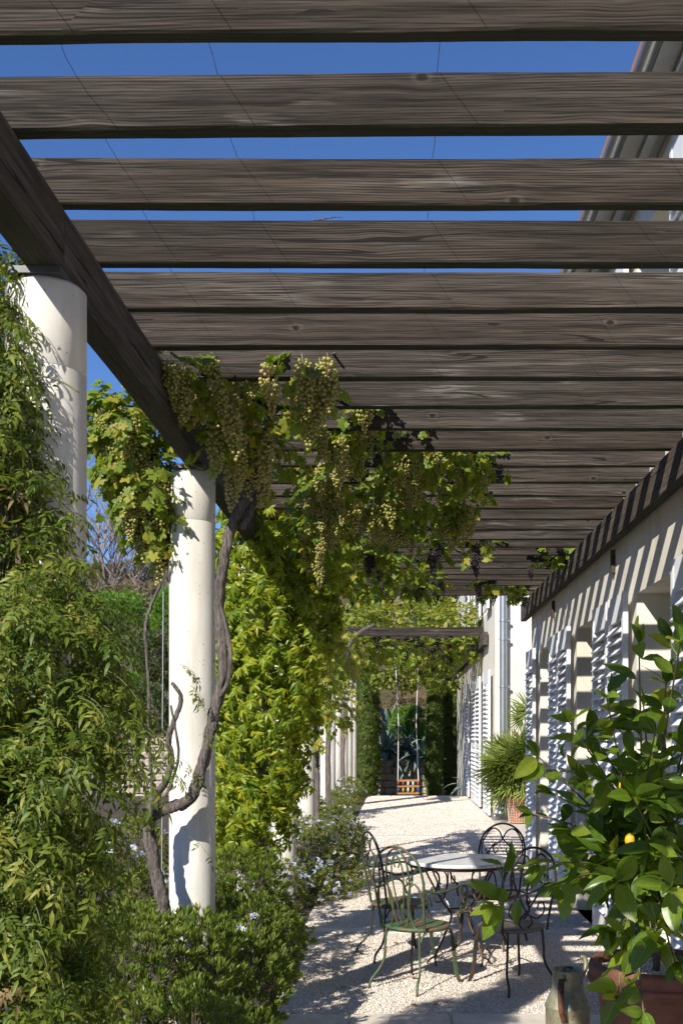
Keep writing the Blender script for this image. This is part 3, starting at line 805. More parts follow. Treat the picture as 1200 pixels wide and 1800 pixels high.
# eaves
y = .8
while y < 13.5:
    y2 = min(y+1.07, 13.7)
    MB().box(1.42, 1.66, y, y2-.012, 5.36, 5.38).build('soffit_panel', M['soffit'], house); y += 1.07
pr = []
for i in range(9):
    th = math.pi + math.pi*i/8; pr.append((1.37+.045*math.cos(th), 5.40+.045*math.sin(th)))
Vv = []; Ff = []
for yy in (.8, 13.74):
    for p in pr: Vv.append((p[0], yy, p[1]))
    for p in reversed(pr): Vv.append((1.37+(p[0]-1.37)*.93, yy, 5.40+(p[1]-5.40)*.93))
n_ = len(pr)*2
Ff = [(k, (k+1) % n_, n_+(k+1) % n_, n_+k) for k in range(n_)]
MB().add(Vv, Ff).build('gutter', M['zinc'], house, smooth=True)
MB().box(1.412, 1.43, .8, 13.74, 5.381, 5.48).build('fascia_board', M['soffit'], house)
MB().tube([(1.56, .8, 5.32), (1.56, 13.6, 5.32)], .03, 12).build('conduit', M['soffit'], house, smooth=True)
mb = MB()
mb.add([(1.36, .6, 5.48), (1.36, 13.8, 5.48), (8.6, 13.8, 7.9), (8.6, .6, 7.9), (1.36, .6, 5.54), (1.36, 13.8, 5.54), (8.6, 13.8, 7.96), (8.6, .6, 7.96)],
       [(0,1,2,3),(7,6,5,4),(0,4,5,1),(1,5,6,2),(2,6,7,3),(3,7,4,0)]); mb.build('roof', M['roof'], house)
mb = MB(); 
mb.add([(1.4, 20.3, 6.36), (1.4, 34.4, 6.36), (8.6, 34.4, 8.5), (8.6, 20.3, 8.5), (1.4, 20.3, 6.46), (1.4, 34.4, 6.46), (8.6, 34.4, 8.6), (8.6, 20.3, 8.6)],
       [(0,1,2,3),(7,6,5,4),(0,4,5,1),(1,5,6,2),(2,6,7,3),(3,7,4,0)]); mb.build('roof', M['roof'], house)
# downpipe
mb = MB(); X0 = 1.985; Y0 = 20.48
mb.tube(spline([(X0, Y0, 6.3), (X0, Y0, 3), (X0, Y0, .55), (X0-.01, Y0-.01, .25), (X0-.08, Y0-.05, .09), (X0-.2, Y0-.1, .06)], 8), .07, 20)
dp = mb.build('downpipe', M['zinc'], house, smooth=True)
for z in (1.2, 2.5, 3.4, 3.75, 5.0): MB().lathe([(.071, 0), (.08, .003), (.08, .037), (.071, .04)], (X0, Y0, z), 20).box(X0+.08, X0+.12, Y0-.02, Y0+.02, z, z+.04).build('bracket', M['zinc'], dp)
for Y in (8.3, 11.5):
    MB().box(1.628, 1.659, Y-.02, Y+.02, EYE+1.414-.19, EYE+1.414-.01).build('beam_bracket', M['woodY'], house)

# ================================================================== VINES
def trunk(root, pts, r0, r1, name='trunk', sides=11, rough=.28, mat=None, n=7):
    sp = spline(pts, n); m_ = len(sp)
    r0 *= LS; r1 *= LS; rad = [r0+(r1-r0)*i/(m_-1) for i in range(m_)]
    sp = [p + rv(r0*.12) for p in sp]
    return MB().tube(sp, rad, sides, twist=.12, rough=rough).build(name, mat or M['bark'], root, smooth=True)
def pp(lst, Y): return [P(a, b_, Y if len(c) == 0 else c[0]) for a, b_, *c in lst]

# ---- grape bunches
def bunch_mesh(seed, mat, n=58, L_=.26, r=.0105, w_=.055):
    rd = random.Random(seed)
    bm = bmesh.new(); bmesh.ops.create_icosphere(bm, subdivisions=1, radius=1); iv = [v.co.copy() for v in bm.verts]; fi = [tuple(v.index for v in f.verts) for f in bm.faces]; bm.free()
    V = []; Fc = []; rn = []; k = 0; placed = []
    tries = 0
    while k < n and tries < n*30:
        tries += 1
        t_ = rd.random()**.8; rr = w_*(math.sin(math.pi*min(1, (t_*.86+.1)))**.8)*(1-.45*t_)
        a = rd.uniform(0, 6.28); q = rd.uniform(.55, 1)
        c = Vector((rr*q*math.cos(a), rr*q*math.sin(a), -.03-L_*t_))
        if any((c-p_).length < r*1.55 for p_ in placed): continue
        placed.append(c); s = r*rd.uniform(.78, 1.12); n0 = len(V); V += [tuple(c+v*s) for v in iv]; Fc += [tuple(i+n0 for i in f) for f in fi]; rn += [rd.random()]*len(fi); k += 1
    mb = MB(); mb.v = V; mb.f = Fc
    mb.tube([(0,0,.0), (0,0,-.05), (.004,0,-L_*.7)], [.002,.002,.001], 3); rn += [1]*(len(mb.f)-len(rn))
    return new_mesh('grape_bunch', mb.v, mb.f, mat, True, rn)
BW = [bunch_mesh(i, M['grape_w'], 95, .28, .0112, .064) for i in range(4)] + [bunch_mesh(9+i, M['grape_w'], 54, .18, .0110, .052) for i in range(2)]
BP = [bunch_mesh(40+i, M['grape_p'], 55, .21, .0105, .055) for i in range(3)]
def bunches(root, pts, meshes, smin=.8, smax=1.2):
    o0 = worg(root)
    for p in pts:
        o = bpy.data.objects.new('grape_bunch', random.choice(meshes)); COL.objects.link(o); o.parent = root
        o.location = Vector(p)-o0; o.rotation_euler = (random.uniform(-.18, .18), random.uniform(-.18, .18), random.uniform(0, 6)); s = LS*random.uniform(smin, smax); o.scale = (s, s, s)

LS = K
def ppn(lst, Y): return [Pn(a, b_, Y if len(c) == 0 else c[0]) for a, b_, *c in lst]
# ---- white grape vine by the second column
vine = empty('grapevine', Pn(305, 1736, 7.0), label='grapevine with a gnarled grey trunk curling round the second column, hung with pale grapes', cat='grapevine')
tp = ppn([(308,1745),(297,1660),(288,1600),(280,1555),(268,1505),(262,1462),(266,1438),(285,1424),(312,1417),(338,1398),(354,1355),(364,1308),(378,1250),(390,1195),(390,1120),(386,1050),(396,975),(412,915),(428,880)], 6.98)
trunk(vine, tp, .043, .031)
trunk(vine, ppn([(428,885),(448,838),(462,790),(470,740,7.1),(480,690,7.0)], 6.98), .034, .022)
trunk(vine, ppn([(420,900),(404,850),(392,806),(386,770,7.1)], 6.99), .022, .014)
trunk(vine, ppn([(425,930,6.99),(440,900,7.0),(458,850,7.05),(468,800,7.1),(500,720,7.4),(560,690,8)], 7), .022, .014)
trunk(vine, ppn([(385,1060,6.94),(402,1120,6.93),(404,1185,6.93),(388,1225,6.95)], 6.94), .014, .016)
trunk(vine, ppn([(262,1460),(266,1412),(292,1372),(302,1335),(296,1300),(306,1268),(318,1235),(312,1212),(302,1200)], 6.9), .026, .011)
trunk(vine, ppn([(300,1240,6.88),(314,1330,6.9),(292,1400,6.92)], 6.9), .007, .009)
# canes over the slats
for a in ([(480,690,7.0),(430,650,6.6),(340,640,6.2),(300,620,6.0)], [(470,740,7.1),(560,700,7.4),(640,700,8.0),(760,720,8.8),(880,760,9.2)], [(470,740,7.1),(560,640,6.6),(590,620,6.2)],
          [(392,806,7.1),(330,760,7.3),(250,720,7.3),(190,710,7.2)]):
    trunk(vine, ppn(a, 7), .014, .006, 'cane')
bl_in = [Bn(315,655,34,38,6.15,.22), Bn(405,690,55,80,6.55,.30), Bn(545,665,42,48,6.35,.25), Bn(450,770,60,52,7.0,.35), Bn(610,745,48,62,7.6,.3), Bn(575,850,62,60,8.6,.35),
         Bn(735,775,78,52,8.3,.4), Bn(690,870,85,55,9.0,.4), Bn(830,800,50,42,8.4,.3), Bn(560,930,50,42,9.6,.35), Bn(790,880,55,42,9.2,.3), Bn(640,680,40,30,7.4,.3)]
bl_out = [Bn(225,760,48,62,7.25,.22), Bn(255,850,48,75,7.3,.22), Bn(190,730,24,36,7.3,.15), Bn(285,920,28,40,7.35,.15)]
tr, st = shoots(sample_shell(bl_in, 640, .25, 1.1), .16, 4, .088, .7, .8, 0, .8, .7, .25)
t2, s2 = shoots(sample_shell(bl_out, 280, .4, 1.1), .17, 4, .088, .7, .8, 0, .8, .7, .25)
foliage(vine, GT, M['grape_leaf'], tr+t2, 'grape')
stems_obj(vine, st+s2, M['twigbrown'], .0022)
bpts = [p for p, n_ in sample_shell(bl_in, 190, .1, 1.0)]
bpts += [Pn(a, b_, Y) for a, b_, Y in ((300,622,6.0),(325,640,6.1),(372,618,6.1),(385,655,6.15),(400,700,6.3),(395,745,6.5),(420,770,6.6),(412,800,6.7),(530,620,6.1),(545,650,6.1),(575,620,6.15),(582,650,6.2),(560,690,6.3),(470,625,6.2),(450,640,6.4),(600,760,7.3),(560,730,7.2))]
bunches(vine, bpts, BW)
bunches(vine, [p for p, n_ in sample_shell(bl_out, 80, .4, 1.05)], BW)
# leaves that stand out against the sky
tr = []
for a, b_ in ((158,715),(172,700),(165,760),(150,790),(178,780),(155,820),(175,840),(160,740),(190,700),(185,815),(205,690),(150,770)):
    p = Pn(a+4, b_, 7.2); tr.append((p, basis(Vector((random.uniform(-.6,.6), -.3, -1)), Vector((random.uniform(-.6,.6), -1, .2))), .095))
foliage(vine, GT, M['grape_leaf'], tr, 'grape')

# ---- vine stem outside the column + cable
v2 = empty('grapevine', Pn(262, 1450, 8.2), label='thin bare vine stem climbing behind the left side of the second column', cat='grapevine')
trunk(v2, ppn([(262,1480),(268,1400),(262,1300),(262,1210),(258,1150),(256,1100),(268,1060),(284,1020),(286,980),(292,945),(300,915)], 8.2), .013, .010)
cb = MB().tube([Pn(288, 930, 7.6), Pn(286, 1240, 7.6), Pn(284, 1640, 7.6)], .0028, 5).build('steel_cable', M['cable'])
tag(cb, 'thin bright steel cable hanging straight down just left of the second column', 'cable')

# ---- purple vine at the back of the near pergola
vp = empty('grapevine', (-.95, 12.4, 0), label='purple grapevine threaded through the back half of the near pergola', cat='grapevine')
trunk(vp, [(-.95,12.4,0), (-.93,12.4,1.2), (-.96,12.3,2.2), (-.95,12.2,3.0), (-.7,11.9,3.3)], .035, .02)
for a in ([(-.7,11.9,3.3),(-.3,10.7,3.45),(.2,9.9,3.46),(.8,9.5,3.46),(1.4,9.5,3.46)], [(-.7,11.9,3.3),(0,11.9,3.45),(.8,11.8,3.45),(1.3,11.9,3.45)], [(-.3,10.7,3.45),(-.15,9.1,3.46),(.25,8.2,3.46)]):
    trunk(vp, a, .013, .007, 'cane')
bl = [Bn(765,955,26,30,11.2,.25), Bn(838,945,30,18,11.8,.3), Bn(985,958,50,30,12.8,.4), Bn(690,985,60,22,12.4,.4), Bn(640,1020,45,22,13.5,.4), Bn(860,1022,34,20,15,.3), Bn(740,1020,50,18,14,.4), Bn(650,960,50,26,11,.4), Bn(905,1035,30,14,15.6,.2), Bn(600,990,34,40,12.5,.3)]
tr, st = shoots(sample_shell(bl, 380, .2, 1.1), .16, 4, .10, .6, .7, 0, .8, .6, .3)
foliage(vp, GT, M['grape_leaf'], tr, 'grape', parts=290)
stems_obj(vp, st, M['twigbrown'], .0025)
bunches(vp, [p for p, n_ in sample_shell(bl, 34, .1, .9)], BP)
bunches(vp, [Pn(765,960,11.1), Pn(760,985,11.1), Pn(832,965,11.6), Pn(836,985,11.6), Pn(868,1035,15), Pn(930,990,13)], BP)

# ---- green vine on the columns between the pergolas
vg = empty('grapevine', (-.98, 13.9, 0), label='bright green grapevine cascading over the columns at the gap between the two pergolas', cat='grapevine')
trunk(vg, [(-.9,14.2,0), (-.92,14.2,1.3), (-.88,14.1,2.6), (-.8,14.2,3.1)], .05, .03)
bl = [Bn(575,1170,36,55,17,.5), Bn(590,1240,30,42,16.8,.4), Bn(605,1140,28,40,18,.5), Bn(565,1270,16,34,15.5,.3), Bn(560,1200,26,50,15.5,.4), Bn(548,1120,30,40,15.2,.3)]
tr, st = shoots(sample_shell(bl, 330, .5, 1.05), .2, 5, .10, .8, .8, 0, .7, .6, .25)
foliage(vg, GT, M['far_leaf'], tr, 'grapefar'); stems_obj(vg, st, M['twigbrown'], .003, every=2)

LS = 1.0
# ---- far vine on top of the far pergola
vf = empty('grapevine', (1.6, 23.2, 0), label='yellow-green grapevine covering the top of the far pergola, with dark purple bunches', cat='grapevine')
trunk(vf, [(-1.1,21.6,0), (-1.1,21.6,2.0), (-1.0,21.8,3.4), (-.5,22.5,3.9)], .05, .03)
top = [B(640,1090,50,15,24.2,.9), B(715,1088,55,16,24.6,1.0), B(790,1088,50,16,24.6,1.0), B(850,1098,22,26,23.7,.5), B(840,1120,22,28,24.0,.4), B(610,1105,16,22,23.5,.4)]
hang = [B(640,1138,36,18,23.8,.5), B(700,1142,44,18,23.9,.5), B(765,1138,50,16,23.9,.5), B(820,1135,28,22,23.7,.4), B(650,1135,40,16,26,.8), B(720,1140,50,20,26.5,.9), B(790,1140,40,26,26,.8), B(640,1155,24,18,28,.6), B(760,1165,50,14,29,1), B(700,1188,70,18,31.5,1), B(790,1190,34,16,31,.8), B(600,1150,14,40,23,.4)]
tr, st = shoots(sample_shell(top, 520, .5, 1.1), .22, 5, .11, .3, .7, .5, .7, .3, .6)
t2, s2 = shoots(sample_shell(hang, 900, .3, 1.1), .22, 5, .11, .8, .7, 0, .7, .6, .3)
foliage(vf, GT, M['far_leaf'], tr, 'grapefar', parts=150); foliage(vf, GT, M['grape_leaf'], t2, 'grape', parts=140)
stems_obj(vf, st+s2, M['twigbrown'], .003, every=2)
bunches(vf, [p for p, n_ in sample_shell(hang, 55, .1, 1.0)], BP, 1.0, 1.5)
bunches(vf, [P(718,1105,23.2), P(735,1105,23.2), P(728,1108,23.2), P(845,1130,23.4)], BP, 1.1, 1.4)

# ================================================================== CLIMBERS AND SHRUBS
LS = K
# ---- jasmine
jas = empty('jasmine_climber', (-1.07, 3.1, 0), label='big green jasmine climber with narrow pointed leaves smothering the nearest column', cat='climber')
jb = [Bn(-28,490,46,80,4.25,.2), Bn(-30,600,52,90,4.2,.22), Bn(-28,720,56,90,4.15,.24), Bn(-20,830,66,90,4.1,.26), Bn(-5,930,78,80,4.0,.28), Bn(30,1035,86,75,3.95,.28), Bn(75,1150,98,82,3.85,.30),
      Bn(80,1260,112,95,3.8,.34), Bn(50,1390,130,110,3.7,.38), Bn(35,1530,122,110,3.6,.4), Bn(25,1670,125,115,3.5,.4), Bn(10,1820,150,130,3.4,.4), Bn(-100,1200,120,160,3.9,.4), Bn(-110,1500,120,180,3.8,.4), Bn(-100,900,90,150,4.2,.3)]
jp = [q for q in sample_shell(jb, 2600, .74, 1.02) if noise.noise(q[0]*4.2) > -.13]
tr, st = shoots(jp, .15, 6, .072, 1.1, .8, .1, .8, .55, .5)
t2, s2 = shoots(sample_shell(jb, 420, .35, .75), .15, 5, .085, .5, .6, .1, .8, .3, .6)
# looser ends reaching out
t3 = []; s3 = []
for a, b_, Y, dx, dz in ((75,1010,3.9,.4,.3),(120,1080,3.8,.5,.2),(150,1110,3.8,.6,.2),(170,1180,3.8,.7,.1),(175,1230,3.75,.7,0),(185,1300,3.7,.6,-.1),(180,1380,3.7,.6,0),(165,1430,3.7,.5,-.2),(150,1500,3.6,.5,-.2),
                        (15,600,4.1,.3,-.1),(10,690,4.1,.5,.1),(30,850,4.0,.4,.3),(60,930,3.95,.4,.25),(170,1270,3.7,.7,.15),(135,1060,3.9,.5,.25), (180,1340,3.7,.6,.05)):
    for q in range(2):
        tt_, ss_ = shoots([(Pn(a+random.uniform(-12,12), b_+random.uniform(-12,12), Y), Vector((dx, -.25, dz)).normalized())], .20, 7, .080, 1.0, 1.5, 0, .35, .4, .6)
        t3 += tt_; s3 += ss_
for a, b_, Y, l in ((316,1168,6.86,6),(335,1205,6.86,6),(310,1330,6.85,5),(355,1290,6.86,4),(332,1470,7.1,4),(290,1350,6.85,5),(265,1300,6.9,6)):
    tt_, ss_ = shoots([(Pn(a, b_, Y), Vector((.8, -.2, -.1)))], .17, l, .085, 1.0, 1.4, 0, .4, .6, .6); t3 += tt_; s3 += ss_
t5, s5 = shoots(sample_shell(jb, 40, .9, 1.03), .10, 4, .06, 1.4, .6, 0, .6, .8, .4)
M['deadleaf'] = leaf_mat('withered_leaf', (.16, .10, .04), (.30, .22, .10), .15, .7, 1.0)
foliage(jas, JT, M['deadleaf'], t5, 'jasdead', parts=15, pname='withered_leaf')
foliage(jas, JT, M['jasmine'], t3, 'jas', parts=100); foliage(jas, JT, M['jasmine'], tr, 'jas', parts=185); foliage(jas, JT, M['jasmine'], t2, 'jas', parts=0)
stems_obj(jas, st[::2]+s3, M['twig'], .0017)
mb = MB()
for k in range(7):
    a = random.uniform(-1.4, -.95); mb.tube(spline([(a, 2.95, 0), (a+random.uniform(-.1,.1), 3.0, .9), (-1.15+random.uniform(-.08,.08), 3.2, 2.0), (-1.22, 3.25, 2.9)], 5), .007, 5)
mb.build('stem', M['twigbrown'], jas, smooth=True, kind='stuff')
# a long loose tendril across the column
MB().tube(spline(ppn([(25,700),(45,672),(75,662),(110,672),(140,690)], 4.05), 6), [.003]*24+[.001], 4).build('tendril', M['twig'], jas, smooth=True)

LS = 1.0
# ---- low glossy shrub at the foot of the second column
pit = empty('shrub', (-.98, 5.3, 0), label='dense low shrub with small glossy upright leaves at the foot of the second column', cat='shrub')
pbl = [B(330,1705,100,95,5.1,.4), B(250,1730,90,110,4.8,.35), B(420,1740,85,105,5.4,.4), B(430,1655,75,80,6.0,.45), B(300,1850,150,110,4.4,.35), B(420,1880,90,100,4.9,.35), B(215,1670,80,80,5.0,.35), B(450,1570,55,75,7.2,.4), B(475,1700,45,60,5.9,.3), B(410,1560,45,65,7.4,.4), B(500,1660,36,60,7.0,.35)]
pbl = [(Vector((c.x, c.y, max(c.z, .0))), r) for c, r in pbl]
pts = sample_shell(pbl, 3300, .68, 1.03)
tr = []; st = []
for p, n_ in pts:
    ax = (n_*.55 + Vector((0, 0, .9)) + rv(.45)).normalized()
    tr.append((p, basis(ax, rv(1)), random.uniform(.036, .056))); 
    if random.random() < .4: st.append([p-ax*.12-n_*.04, p-ax*.05, p])
foliage(pit, PT, M['pitto'], tr, 'pitto', pname='leaf_whorl'); stems_obj(pit, st, M['twigbrown'], .002)
# yellow-green straggling sprays at its right edge
sp = empty('spurge_plant', P(470, 1620, 7.0), label='thin straggly yellow-green plant arching out of the shrub towards the chairs', cat='plant')
tr = []; st = []
for pts_ in ([(440,1640,7.0),(470,1610,7.0),(510,1622,6.95),(548,1632,6.9)], [(455,1640,7),(500,1640,6.9),(530,1650,6.8),(556,1655,6.8)], [(470,1720,6.6),(500,1715,6.5),(530,1712,6.5)]):
    ln = spline(pp(pts_, 7), 5); st.append(ln)
    for q in ln[4:]:
        for z_ in range(3): tr.append((q+rv(.012), basis(rv(1)+Vector((0,0,.4)), rv(1)), random.uniform(.018, .03)))
foliage(sp, PLT, M['creeper'], tr, 'spurge', pname='leaf_whorl'); stems_obj(sp, st, M['twig'], .003)

# ---- plumbago
def plumbago(loc, blobs, n, nf, label, size=.036, parts=300, fparts=160):
    r = empty('plumbago_shrub', loc, label=label, cat='shrub', group='blue-flowered plumbago shrubs in the bed')
    tr = []; st = []
    for p, n_ in sample_shell(blobs, n, .7, 1.05):
        ax = (n_*.8 + Vector((0, 0, .3)) + rv(.6)).normalized(); tr.append((p, basis(ax, rv(1)), size*random.uniform(.7, 1.3)))
        if random.random() < .25: st.append([p-ax*.15, p])
    foliage(r, PLT, M['plumb'], tr, 'plumb', parts=parts, pname='leaf_whorl')
    tr = []
    for p, n_ in sample_shell(blobs, nf, .95, 1.1):
        if n_.z < -.3 or noise.noise(p*3.2) < -.12: continue
        tr.append((p, basis(n_+Vector((0,0,.5)), rv(1)), size*1.15))
    foliage(r, FT, M['bloom'], tr, 'bloom', parts=fparts, pname='flower_cluster')
    stems_obj(r, st, M['twigbrown'], .002); return r
pl1 = [B(540,1520,70,60,11.2,.5), B(585,1500,60,60,11.8,.5), B(500,1480,55,60,12,.5), B(560,1465,70,50,13,.6), B(530,1560,60,45,10.6,.4), B(615,1470,30,30,13.2,.4), B(590,1560,40,28,10.9,.3), B(620,1540,30,22,11.3,.25), B(500,1560,40,50,10.2,.3)]
plumbago(P(550, 1560, 11.5), pl1, 3800, 900, 'sprawling plumbago shrub dotted with pale blue flowers, left of the green chairs')
pl2 = [B(612,1392,24,26,21.5,.5), B(600,1405,26,22,20.5,.4), B(590,1420,30,26,18,.5), B(628,1398,14,14,22,.3)]
plumbago(P(610, 1420, 21), pl2, 1100, 130, 'small plumbago bush at the foot of the far columns', .045, 60, 30)
pl3 = [B(230,1500,60,60,7.6,.5), B(265,1570,45,60,7.3,.4), B(200,1580,60,70,7.5,.4), B(425,1490,45,55,9.0,.4)]
plumbago((-1.85, 7.5, 0), pl3, 1200, 110, 'plumbago with a few blue flowers behind the vine trunk, left of the second column', .042, 100, 40)
rootp = plumbago((-.7, 5.7, 0), [B(478,1712,24,28,5.7,.12), B(440,1640,20,28,5.6,.1)], 90, 30, 'low plumbago sprig with vivid blue flowers poking out of the glossy shrub', .03, 60, 20)

LS = K
# ---- yellow-green creeper on the third column
cr = empty('creeper', (-1.03, 8.06, 0), label='bright yellow-green creeper with hanging leaves thickly covering the third column', cat='climber')
cb_ = [Bn(450,1010,70,80,10.2,.32), Bn(470,1110,80,90,10.1,.36), Bn(455,1220,76,90,10.0,.36), Bn(450,1330,70,85,9.95,.34), Bn(440,1420,56,60,9.9,.3), Bn(530,990,60,80,10.6,.35), Bn(535,1080,46,76,10.8,.35),
       Bn(498,1185,50,80,10.4,.3), Bn(486,1290,38,60,10.4,.28), Bn(482,1365,30,46,10.4,.22), Bn(480,920,60,40,10.4,.35), Bn(560,930,36,50,10.6,.3), Bn(405,1180,30,120,10.2,.25), Bn(405,1360,30,100,10.1,.22), Bn(430,950,40,50,10.2,.25)]
tr, st = shoots(sample_shell(cb_, 1300, .8, 1.03), .20, 4, .092, 1.2, .9, 0, .45, 1.3, .1)
t2, s2 = shoots(sample_shell(cb_, 420, .3, .75), .16, 4, .098, .8, .8, 0, .7, .8, .3)
foliage(cr, CT, M['creeper'], tr, 'creep', parts=295); foliage(cr, CT, M['creeper'], t2, 'creep', parts=0)
stems_obj(cr, st, M['twig'], .002, every=2)
MB().tube(spline([(-.95,7.9,0), (-1.0,7.9,1), (-.92,7.9,2.0), (-.98,8.0,2.95)], 6), .02, 7).build('stem', M['bark'], cr, smooth=True)

LS = 1.0
# ================================================================== LEMON TREE, POT, CAN
Yp = 4.8; pc = P(1160, 1690, Yp); px_, pz_ = pc.x, pc.z
pot = empty('plant_pot', (px_, Yp, 0), label='large old red terracotta pot holding the lemon tree in the lower right corner', cat='pot')
zt = pz_+.0
prof = [(.0,.0),(.19,.0),(.215,.02),(.25,.22),(.275,zt-.13),(.28,zt-.12),(.305,zt-.115),(.315,zt-.09),(.315,zt-.02),(.308,zt),(.285,zt+.002),(.272,zt-.01),(.268,zt-.06),(.265,zt-.2)]
MB().lathe(prof, (px_, Yp, 0), 56).build('bowl', M['terrared'], pot, smooth=True)
MB().lathe([(.30,zt-.095),(.322,zt-.085),(.322,zt-.065),(.30,zt-.055)], (px_, Yp, 0), 56).build('rim_band', M['terrared'], pot, smooth=True)
MB().lathe([(0,zt-.045),(.268,zt-.05)], (px_, Yp, 0), 40).build('gravel_topping', M['gravel'], pot)
tr = [((px_+r_*math.cos(a_), Yp+r_*math.sin(a_), zt-.04), Euler((random.random()*3, random.random()*3, 0)).to_matrix(), random.uniform(.005,.009)) for r_, a_ in ((.265*math.sqrt(random.random()), random.uniform(0,6.28)) for _ in range(1400))]
g_ = foliage(pot, [(list(map(tuple, oc)), of)], M['stonechip'], tr, 'chip', parts=0, smooth=False); g_.name = 'gravel'

lem = empty('lemon_tree', (px_, Yp, zt-.05), label='young lemon tree with big glossy leaves growing in the red pot', cat='tree')
hub = P(1140, 1530, 4.7)
trunk(lem, [(px_-.02, Yp, zt-.05), (px_-.03, Yp-.02, zt+.15), hub], .017, .013, rough=.1, mat=M['twigbrown'])
tg = [(1122,1130,3.95,.9),(1195,1130,3.7,1),(1065,1225,4.0,.8),(1000,1270,4.1,.9),(945,1330,4.3,.9),(935,1430,4.6,.7),(950,1515,4.0,1),(868,1592,4.05,1),(1000,1460,4.3,1),(1060,1370,4.2,1),(1150,1290,3.9,1),
      (1235,1370,4.0,1),(1240,1520,3.9,1),(1080,1550,3.8,1),(1150,1640,3.7,1),(1085,1750,3.9,1),(1215,1240,4.4,.9),(1270,1180,4.4,1),(1015,1360,4.9,.8),(1100,1440,5.0,.8),(1300,1620,4.2,1),(1110,1340,4.6,.9),
      (990,1560,4.6,.9),(1080,1640,4.1,1),(970,1395,4.4,.8),(1180,1560,3.6,1),(1130,1780,3.7,1),(1280,1480,4.5,1),(1170,1200,4.1,1),(1040,1290,4.3,1),(1110,1400,4.0,1),(1140,1480,4.0,1),(1170,1620,4.0,1),(1060,1500,4.2,1),(1185,1690,4.2,.9),(1130,1240,4.3,1)]
tr = []; tw = []
mainlines = []
for i, (a, b_, Y, sc_) in enumerate(tg):
    e = P(a, b_, Y); mid = hub.lerp(e, .5) + rv(.05) + Vector((0, 0, .03 if b_ < 1500 else -.0))
    ln = spline([hub, hub.lerp(mid, .5)+rv(.02), mid, e], 6); mainlines.append(ln)
    MB().tube(ln, [.009*(1-.75*k/len(ln)) for k in range(len(ln))], 6).build('branch', M['twigbrown'] if i % 3 else M['twig'], lem, smooth=True)
    n_ = len(ln)
    for k in range(int(n_*.35), n_):
        d = (ln[min(k+1, n_-1)]-ln[k-1]).normalized()
        for rep in range(1 if random.random() < .75 else 2):
            side = Vector((random.gauss(0,1), random.gauss(0,1), random.gauss(0,.7))); side = (side - d*side.dot(d)).normalized()
            ax = (d*.55 + side*.9 + Vector((0,0,-.15))).normalized()
            tr.append((ln[k]+ax*.012, basis(ax, Vector((random.gauss(0,.5), random.gauss(-.25,.5), random.gauss(.75,.3)))), .125*sc_*random.uniform(.65, 1.3)))
    for q in range(2):
        k = random.randrange(n_//2, n_-1); d = (rv(1)+Vector((0,-.2,.5))).normalized(); s0 = ln[k]; l = random.uniform(.08, .16); e2 = s0+d*l; tw.append([s0, s0+d*l*.5, e2])
        for m_ in range(4):
            side = rv(1); ax = (d*.7+side*.8).normalized(); tr.append((s0+d*l*(.35+.65*m_/3), basis(ax, Vector((random.gauss(0,.5), random.gauss(-.25,.5), random.gauss(.75,.3)))), .115*sc_*random.uniform(.55, 1.2)))
    for m_ in range(3):
        d = (ln[-1]-ln[-3]).normalized(); ax = (d+rv(.55)).normalized(); tr.append((e, basis(ax, Vector((random.gauss(0,.5), random.gauss(-.3,.5), .8))), .12*sc_*random.uniform(.7, 1.1)))
lt_ = M['lemon_leaf'].node_tree; tcx = N(lt_, 'ShaderNodeTexCoord'); sx_ = N(lt_, 'ShaderNodeSeparateXYZ'); L(lt_, tcx.outputs['Object'], sx_.inputs[0])
ax_ = math_(lt_, 'ABSOLUTE', sx_.outputs[0]); midr = math_(lt_, 'LESS_THAN', ax_, .014)
vn = math_(lt_, 'SINE', math_(lt_, 'MULTIPLY', math_(lt_, 'SUBTRACT', sx_.outputs[1], math_(lt_, 'MULTIPLY', ax_, .8)), 62.0))
vn = math_(lt_, 'MULTIPLY', math_(lt_, 'GREATER_THAN', vn, .86), .35)
pb_ = lt_.nodes['Principled BSDF']; src_ = pb_.inputs['Base Color'].links[0].from_socket
bl_n = noise_(lt_, tcx.outputs['Object'], 6, 4); blot_ = ramp(lt_, bl_n, [(.3, (.7, .75, .7)), (.7, (1.2, 1.15, 1.1))]).outputs[0]
c_ = mix(lt_, 1.0, src_, blot_, 'MULTIPLY'); c_ = mix(lt_, math_(lt_, 'MAXIMUM', math_(lt_, 'MULTIPLY', midr, .6), vn), c_, (.20, .27, .05)); L(lt_, c_, pb_.inputs['Base Color'])
foliage(lem, LT, M['lemon_leaf'], tr, 'lemon')
stems_obj(lem, tw, M['twig'], .0025, sides=5)
for a, b_, Y in ((1093,1381,4.35),(1106,1477,4.3)):
    c = P(a, b_, Y); pf = [(0.0001, -.03), (.008, -.026), (.017, -.016), (.021, 0), (.018, .015), (.009, .025), (.0001, .03)]
    MB().lathe(pf, tuple(c), 14).build('lemon', M['lemon'], lem, smooth=True)

